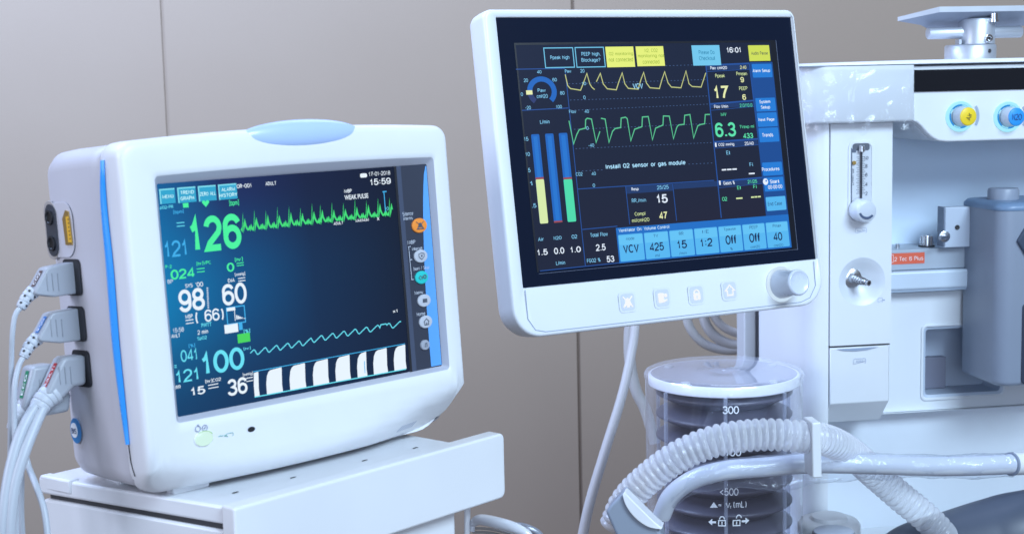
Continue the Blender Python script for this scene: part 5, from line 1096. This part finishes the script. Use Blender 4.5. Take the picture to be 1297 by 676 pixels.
# ------------------------------------------------------------------ bellows
aC = W(916.5, 478, 1.56); BWF = Frame(R_(-8.1), 0, 0, aC)
pxmm = BWF.k(916, 478, 0)[0]
RD = 100.5 * pxmm * .995
zLid = BWF.hor(916.5, 470, 0).z * 0
BB = Vector((0, 0, -260))
bw = thing('bellows_canister', 'clear cylinder with dark pleated bellows inside and white volume marks', 'bellows', BWF, BB)
def wpart(mb, name, **k): return mb.build(name, parent=k.pop('parent', bw), base=BB, **k)
DOME = clear('dome_clear', ior=1.75, tint=(.98, .985, 1.), haze=.02, edge=.7, rough=.05, hazecol=(.80, .86, 1.))
zT = 9.; zF = -230
mb = solid(); mb.lathe([(zF, RD), (zT - 9, RD), (zT - 7, RD + 1.2), (zT - 3.5, RD + 1.2), (zT - 1, RD - .6), (zT, RD - 3.5), (zT + .2, RD - 8), (zT + .3, 24), (zT + .8, 22), (zT + .8, 12), (zT + 1.8, 11), (zT + 1.8, .05)], (0, 0, 0), (0, 0, 1), DOME, 96); wpart(mb, 'clear_dome', angle=60)
mb = solid()
for a in (R_(-138), R_(-90), R_(-42), R_(30), R_(150)):
    xx, yy2 = (RD - 1.6) * cos(a + .02), (RD - 1.6) * sin(a + .02)
    mb.tube([(xx, yy2, zT - 14), (xx, yy2, zF)], 1.9, clear('rib_clear', haze=.25, edge=.6, hazecol=(.78, .83, .96)), 10)
wpart(mb, 'dome_ribs')
RB = RD - 10.5
DISC = plastic('bellows_disc', (.82, .84, .90), .3, 0)
DR = RD - 3.2; DTOP = plastic('disc_top', (.34, .35, .42), .22, 0, coat=.3)
mb = solid(); mb.lathe([(-5.5, RB - 6), (-5.5, DR - 1), (-4.6, DR), (4.2, DR), (5.2, DR - .8), (5.4, DR - 3)], (0, 0, 0), (0, 0, 1), DISC, 80)
mb.lathe([(5.4, DR - 3), (4.6, DR - 6), (4.6, 30), (5.4, 28), (5.4, 7), (4.6, 6), (4.6, .05)], (0, 0, 0), (0, 0, 1), DTOP, 80)
for a in (40, 150, 235, 318): mb.lathe([(0, 5.2), (1.6, 4.6), (1.7, .03)], ((DR - 12) * cos(R_(a)), (DR - 12) * sin(R_(a)), 4.6), (0, 0, 1), SOFT, 16)
wpart(mb, 'top_disc', angle=40)
PLEAT = plastic('bellows_rubber', (.10, .098, .14), .34, .02); prof = []
z = -2; pitch = 23.6
while z > zF:
    for u, r in ((0, RB - 21), (.06, RB - 19), (.26, RB - 8), (.40, RB - 2.2), (.47, RB - .5), (.53, RB - .5), (.60, RB - 2.6), (.74, RB - 9), (.94, RB - 19)): prof.append((z - pitch * u, r))
    z -= pitch
mb = solid(); mb.lathe(prof, (0, 0, 0), (0, 0, 1), PLEAT, 80); wpart(mb, 'pleated_bellows', angle=60)
mb = solid(); mb.lathe([(zF - 30, RD + 14), (zF - 6, RD + 14), (zF - 2, RD + 10), (zF, RD + 2)], (0, 0, 0), (0, 0, 1), plastic('base_dark', (.05, .055, .08), .4, 0), 64, True, True); wpart(mb, 'base_ring')
mb = MB(); DP = plastic('dome_print', (.82, .86, .92), .5, 0); RW = RD + .5
def D(s, px, py, w, h, b=.005): text(mb, BWF, s, px, py, w, h, 0, DP, b, wrap=RW)
D('300', 925.6, 519, 21, 10, .012); D('-', 926, 500.6, 4.6, 1.6, .02); D('100', 929, 572.5, 20, 10, .012); D('<500', 923.5, 622.5, 24, 9.6, .008); D('= V', 917.5, 639.6, 15, 6.6, .006); D('T', 925.4, 641.8, 2.6, 3.4); D('(mL)', 937.5, 639, 17, 8, .004)
def Q(pts): 
    o = []
    for px, py in pts:
        c = BWF.at(px, py, -RW); o.append((RW * sin(c.x / RW), -RW * cos(c.x / RW), c.z))
    mb.add(o, [list(range(len(o)))], DP, False)
Q([(899, 642.8), (909.2, 642.4), (904, 635.4)])
Q([(897, 661), (902, 656.6), (902, 665)]); Q([(902, 659.8), (907, 659.6), (907, 662.2), (902, 662.4)]); Q([(949.6, 660), (944.6, 655.8), (944.6, 664)]); Q([(939.6, 659), (944.6, 658.8), (944.6, 661.4), (939.6, 661.6)])
for cx0, op in ((914.5, 0), (933, 3)):
    x0, x1 = cx0 - 5, cx0 + 5
    Q([(x0, 658), (x1, 658), (x1, 659.4), (x0, 659.4)]); Q([(x0, 664.6), (x1, 664.6), (x1, 666), (x0, 666)]); Q([(x0, 659.4), (x0 + 1.3, 659.4), (x0 + 1.3, 664.6), (x0, 664.6)]); Q([(x1 - 1.3, 659.4), (x1, 659.4), (x1, 664.6), (x1 - 1.3, 664.6)])
    Q([(cx0 - .7, 660), (cx0 + .7, 660), (cx0 + .7, 664), (cx0 - .7, 664)])
    for i in range(9):
        a0, a1 = pi * i / 9, pi * (i + 1) / 9
        Q([(cx0 + op + r_ * cos(a), 657.6 - op * .5 - r_ * 1.25 * sin(a)) for a, r_ in ((a0, 3.8), (a1, 3.8), (a1, 2.6), (a0, 2.6))])
wpart(mb, 'volume_marks')

# ------------------------------------------------------------------ hose and arm in front of it
def hosemat():
    m, nt, b = newmat('hose_clear'); 
    b.inputs['Base Color'].default_value = (.80, .82, .88, 1); b.inputs['Roughness'].default_value = .22; b.inputs['Alpha'].default_value = .62
    b.inputs['Subsurface Weight'].default_value = .0; b.inputs['Coat Weight'].default_value = .5; b.inputs['Coat Roughness'].default_value = .1
    N = nt.nodes; L = nt.links; lw = N.new('ShaderNodeLayerWeight'); lw.inputs['Blend'].default_value = .35
    mr = N.new('ShaderNodeMapRange'); mr.inputs['To Min'].default_value = .3; mr.inputs['To Max'].default_value = .82; L.new(lw.outputs['Facing'], mr.inputs['Value']); L.new(mr.outputs[0], b.inputs['Alpha']); return m
HOSE = hosemat()
hp = cr([Wm(778, 668, 1.43), Wm(792, 636, 1.425), Wm(820, 606, 1.415), Wm(862, 576, 1.405), Wm(910, 557, 1.40), Wm(965, 550, 1.40), Wm(1020, 553, 1.40), Wm(1052, 559, 1.425), Wm(1080, 575, 1.468), Wm(1108, 600, 1.495), Wm(1140, 628, 1.50), Wm(1178, 660, 1.50), Wm(1215, 700, 1.50)], 40)
# even spacing along the hose
def even(P, step):
    out = [P[0]]; acc = 0
    for a, b in zip(P, P[1:]):
        d = (b - a).length
        while acc + d >= step:
            t = (step - acc) / d; a = a.lerp(b, t); out.append(a); d = (b - a).length; acc = 0
        acc += d
    return out
st_ = 1.05; hp = even(hp, st_); per = 7.2
mb = solid(); N_ = len(hp)
def hr(s):
    i = s * (N_ - 1); ph = (i * st_ / per) % 1; e = abs(ph - .5) * 2; rr = 13.4 + 2.6 * (1 - e ** 2.2)
    if s > .94: rr = 15.5
    return rr
mb.tube(hp, hr, HOSE, 28, caps=False)
o = mb.build('corrugated_hose', frame=WF, base=hp[-1], angle=70); tag(o, 'translucent ribbed breathing hose arching across the bellows canister', 'hose')
# arm tube
ARM = plastic('arm_grey', (.60, .64, .72), .3, .0, coat=.2)
ap = cr([Wm(838, 652, 1.45), Wm(850, 628, 1.44), Wm(876, 608, 1.43), Wm(915, 596, 1.425), Wm(970, 591, 1.43), Wm(1030, 586.5, 1.44), Wm(1100, 587.5, 1.45), Wm(1180, 590, 1.47), Wm(1240, 589, 1.48), Wm(1284, 587, 1.49)], 14)
AB_ = ap[-1]
apf = even(ap, 3.)
ar = thing('support_arm', 'smooth pale grey arm tube running level below the hose to a thicker white sleeve', 'support arm', WF, AB_)
mb = solid(); mb.tube(ap, lambda s: 9.2 + 1.2 * s, ARM, 28); mb.build('arm_tube', parent=ar, base=AB_, angle=60)
mb = solid(); mb.tube([Wm(1281, 587.2, 1.489), Wm(1284, 587, 1.49), Wm(1420, 580, 1.53)], 11.6, WHITE2, 32); mb.build('sleeve', parent=ar, base=AB_, angle=50)
mb = solid(); mb.tube([Wm(1279.5, 587.3, 1.488), Wm(1281.6, 587.2, 1.489)], 12.2, plastic('sleeve_edge', (.25, .29, .38), .4, 0), 32); mb.build('sleeve_edge', parent=ar, base=AB_, angle=50)
# clip
q0, q1 = Wm(1027.5, 536, 1.385), Wm(1039.5, 603, 1.385)
CF = Frame(R_(6), 0, R_(1), (q0 + q1) * .0005); mb = solid(); a = CF.at(1026.5, 534.5, 0); b = CF.at(1040.5, 603.5, 0)
mb.prism(rrect(a.x + .5, b.x - .5, b.z, a.z, 1.5, 3), -3, 24, WHITE2); o = mb.build('hose_clip', frame=CF, base=Vector((0, 12, b.z)), bevel=1.2); tag(o, 'flat white clip holding the ribbed hose to the arm', 'clip')
# joint block at the low end of the arm
JF = Frame(R_(-10), R_(5), R_(0), W(810, 650, 1.385))
pxs = [(767, 648), (772, 640), (789.5, 622.5), (804, 640), (830, 664), (838, 676), (842, 700), (800, 720), (786, 690)]
mb = solid(); pl_ = [JF.at(px, py, -14) for px, py in pxs]; mb.prism([(p.x, p.z) for p in pl_], -14, 22, plastic('joint_grey', (.27, .31, .38), .42, .01))
jb = Vector((0, 0, JF.at(800, 700, 0).z)); jt = thing('arm_joint', 'grey angular joint block at the low end of the arm, hose passing behind', 'joint', JF, jb)
mb.build('joint_block', parent=jt, base=jb, bevel=3, seg=4)
mb = solid(); rim = cr([JF.at(px, py, -9) for px, py in ((790.5, 622.5), (796, 633), (805, 644.5), (816, 655), (827, 662.5), (839, 667))], 8)
rows = []
for i, p in enumerate(rim):
    u = i / (len(rim) - 1); h = 1.6 + 4.2 * sin(pi * min(1, u * 1.05)) ** .8
    rows.append([(p.x - h * .5, -18, p.z - h * .6), (p.x + h * .6, -17, p.z + h * .8), (p.x + h * .7, 6, p.z + h * .9), (p.x - h * .5, 6, p.z - h * .5)])
mb.loft(rows, WHITE, True, True, True); mb.build('white_rim', parent=jt, base=jb, bevel=1.2, seg=3)
mb = solid(); mb.tube(cr([Wm(777, 650, 1.475), Wm(769, 660, 1.47), Wm(771, 680, 1.47), Wm(780, 705, 1.47)], 10), 7, plastic('boot_beige', (.52, .50, .50), .5, .02), 18); mb.build('rubber_boot', parent=jt, base=jb, angle=60)
# plastic film round the arm
FILM = clear('film_clear', ior=1.5, tint=(.97, .98, 1.), haze=.03, edge=.42, rough=.08, hazecol=(.8, .86, 1.), bump=1., bscale=48)
mb = MB(); P = apf[8:]
rings = []
for i, p in enumerate(P):
    t = i / (len(P) - 1); ring = []
    sag = 13 * max(0, 1 - abs(t - .33) / .32) + 2. * max(0, sin(t * 23)) + 1.2 * max(0, sin(t * 51 + 1))
    for j in range(20):
        a = 2 * pi * j / 20; w = 11.0 + 1.2 * t + .5 * sin(3 * a + t * 40) + random.uniform(-.3, .3)
        ring.append(p + Vector((sin(t * 60) * 1.2, w * cos(a) * (1 if sin(a) > -.2 else .8), w * sin(a) - (sag * max(0, -sin(a)) ** 2.2))))
    rings.append(ring)
mb.loft(rings, FILM); o = mb.build('plastic_film', frame=WF, base=P[-1], angle=180); tag(o, 'crinkled clear plastic film wrapped round the level arm tube', 'plastic film')
# film over the head of the machine
mb = MB(); FILM2 = clear('film_thin', ior=1.5, tint=(.985, .99, 1.), haze=.02, edge=.3, rough=.14, hazecol=(.8, .86, 1.), bump=1., bscale=26)
rows = []; nx, nz = 40, 20
for k in range(nz + 1):
    row = []
    t = k / nz
    for i in range(nx + 1):
        s = i / nx; px = 1012 + s * 146; py = 88 + t * (72 + 8 * sin(s * 14) + 5 * sin(s * 37))
        yy = hy - 2.2 - .9 * sin(9 * s + 5 * t) * sin(11 * t + 2) - (2.2 * max(0, t - .8) / .2 * abs(sin(s * 22)))
        q = M_(px, py, yy)
        if q.x < hx0 + 18: 
            dxx = (hx0 + 18 - q.x) / 38; q.y += 34 * (1 - math.sqrt(max(0, 1 - min(1, dxx) ** 2)))
        row.append(q)
    rows.append(row)
mb.loft(rows, FILM2, closed=False); o = mb.build('plastic_film', frame=MF, base=rows[-1][20], angle=180); tag(o, 'thin clear protective film clinging to the rounded head of the gas machine', 'plastic film')

# ------------------------------------------------------------------ loose cables and the rest
mb = solid(); mb.tube(cr([Wm(806, 400, 1.85), Wm(801, 440, 1.84), Wm(788, 500, 1.82), Wm(765, 575, 1.80), Wm(746, 640, 1.79), Wm(734, 700, 1.79)], 12), lambda s: 5.6 + 1. * s, CABLEW, 18)
o = mb.build('white_cable', frame=WF, base=Wm(734, 700, 1.79)); tag(o, 'straight white cable slanting down from under the large touch display', 'cable')
mb = solid(); mb.tube(cr([Wm(800, 395, 1.9), Wm(797, 430, 1.9), Wm(799, 465, 1.9), Wm(806, 495, 1.9), Wm(818, 520, 1.9), Wm(830, 560, 1.9)], 12), 7.4, CABLEW, 18)
o = mb.build('white_cable', frame=WF, base=Wm(830, 560, 1.9)); tag(o, 'white cable bending in behind the clear bellows canister', 'cable')
for pts, r, lb in (([(868, 390), (874, 415), (892, 435), (918, 443), (942, 441), (970, 430)], 6., 'lowest and outermost of the white cable loops under the touch display'), ([(888, 390), (896, 414), (912, 430), (935, 437), (960, 430)], 6.8, 'middle white cable loop under the touch display'), ([(902, 396), (912, 410), (926, 419), (944, 423), (965, 420)], 5.6, 'innermost white cable loop under the touch display')):
    mb = solid(); mb.tube(cr([Wm(px, py, 1.92) for px, py in pts], 12), r, CABLEW, 16); o = mb.build('white_cable', frame=WF, base=Wm(*pts[0], 1.92)); tag(o, lb, 'cable', 'white cable loops below the touch display')
mb = solid(); KG = plastic('cap_grey', (.42, .46, .55), .3, 0)
cc = Wm(1056, 672, 1.52); mb.lathe([(-60, 22.5), (-2, 22.5), (0, 21)], cc, (0, 0, 1), plastic('adjust_side', (.20, .22, .27), .35, 0), 40, True); mb.lathe([(0, 21), (.8, 20), (.8, .05)], cc, (0, 0, 1), KG, 40)
o = mb.build('round_canister', frame=WF, base=cc - Vector((0, 0, 60)), angle=50); tag(o, 'short dark-sided round canister with a pale top beside the bellows', 'canister')
mb = solid(); b0_ = [Wm(px, py, yy) for px, py, yy in ((1022, 655, 1.56), (1028, 643, 1.60), (1048, 640, 1.62), (1078, 648, 1.6), (1092, 664, 1.56))]
cc = Wm(1050, 658, 1.58); mb.lathe([(-30, 34), (-4, 34), (0, 31), (1, 20), (5, 19), (6, 16), (6, .05)], cc, (0, 0, 1), WHITE2, 48, True); o = mb.build('round_valve', frame=WF, base=cc - Vector((0, 0, 30)), angle=50); tag(o, 'flat round white valve housing behind the short dark canister', 'valve')
mb = solid(); BAG = plastic('bag_rubber', (.07, .085, .12), .42, .04); P = cr([Wm(1112, 700, 1.52), Wm(1150, 693, 1.52), Wm(1205, 690, 1.52), Wm(1255, 684, 1.52), Wm(1300, 676, 1.52), Wm(1390, 662, 1.53), Wm(1480, 665, 1.54)], 10)
mb.tube(P, lambda u: 12 + 34 * sin(min(1, u * 1.55) * pi / 2), BAG, 36); o = mb.build('breathing_bag', frame=WF, base=Wm(1300, 700, 1.44), angle=80); tag(o, 'dark grey rubber breathing bag at the foot of the gas machine', 'breathing bag')

# ================================================================== light
w = bpy.data.worlds.new('World'); SC.world = w; w.use_nodes = True
bg = w.node_tree.nodes['Background']; bg.inputs['Color'].default_value = (.40, .41, .47, 1); bg.inputs['Strength'].default_value = .36
def area(name, loc, aim, size, col, e, sy=None):
    l = bpy.data.lights.new(name, 'AREA'); l.shape = 'RECTANGLE'; l.size = size; l.size_y = sy or size; l.color = col; l.energy = e
    o = bpy.data.objects.new(name, l); COL.objects.link(o); o.location = loc; o.rotation_euler = (Vector(aim) - Vector(loc)).to_track_quat('-Z', 'Y').to_euler(); return o
area('ceiling_key_light', (1.15, -.25, 1.1), (0.05, 1.3, -.15), 1.1, (.62, .81, 1.), 66, .8)
area('front_fill_light', (.35, -.9, .1), (.2, 1.5, -.25), 1.2, (.60, .76, 1.), 17, .8)
area('side_fill_light', (-1.7, .35, .35), (-.25, 1.1, -.15), .8, (.74, .80, 1.), 20)
area('added_overhead_light', (.45, 2.15, 1.35), (.4, 1.5, -.4), .9, (.66, .78, 1.), 9)  # added overhead lamp to brighten bellows and top faces, no known fitting
area('wall_wash_light', (-1.3, 1.75, 1.25), (-.75, 2.9, .3), 1.2, (.48, .64, 1.), 84)
#al = area('alcove_light', tuple(MF.wor((150, 55, fz0_ - 4))), tuple(MF.wor((150, 100, -80))), .16, (.45, .74, 1.), .22, .05)
SC.render.engine = 'CYCLES'; SC.cycles.max_bounces = 8; SC.cycles.transparent_max_bounces = 24
SC.cycles.use_denoising = True
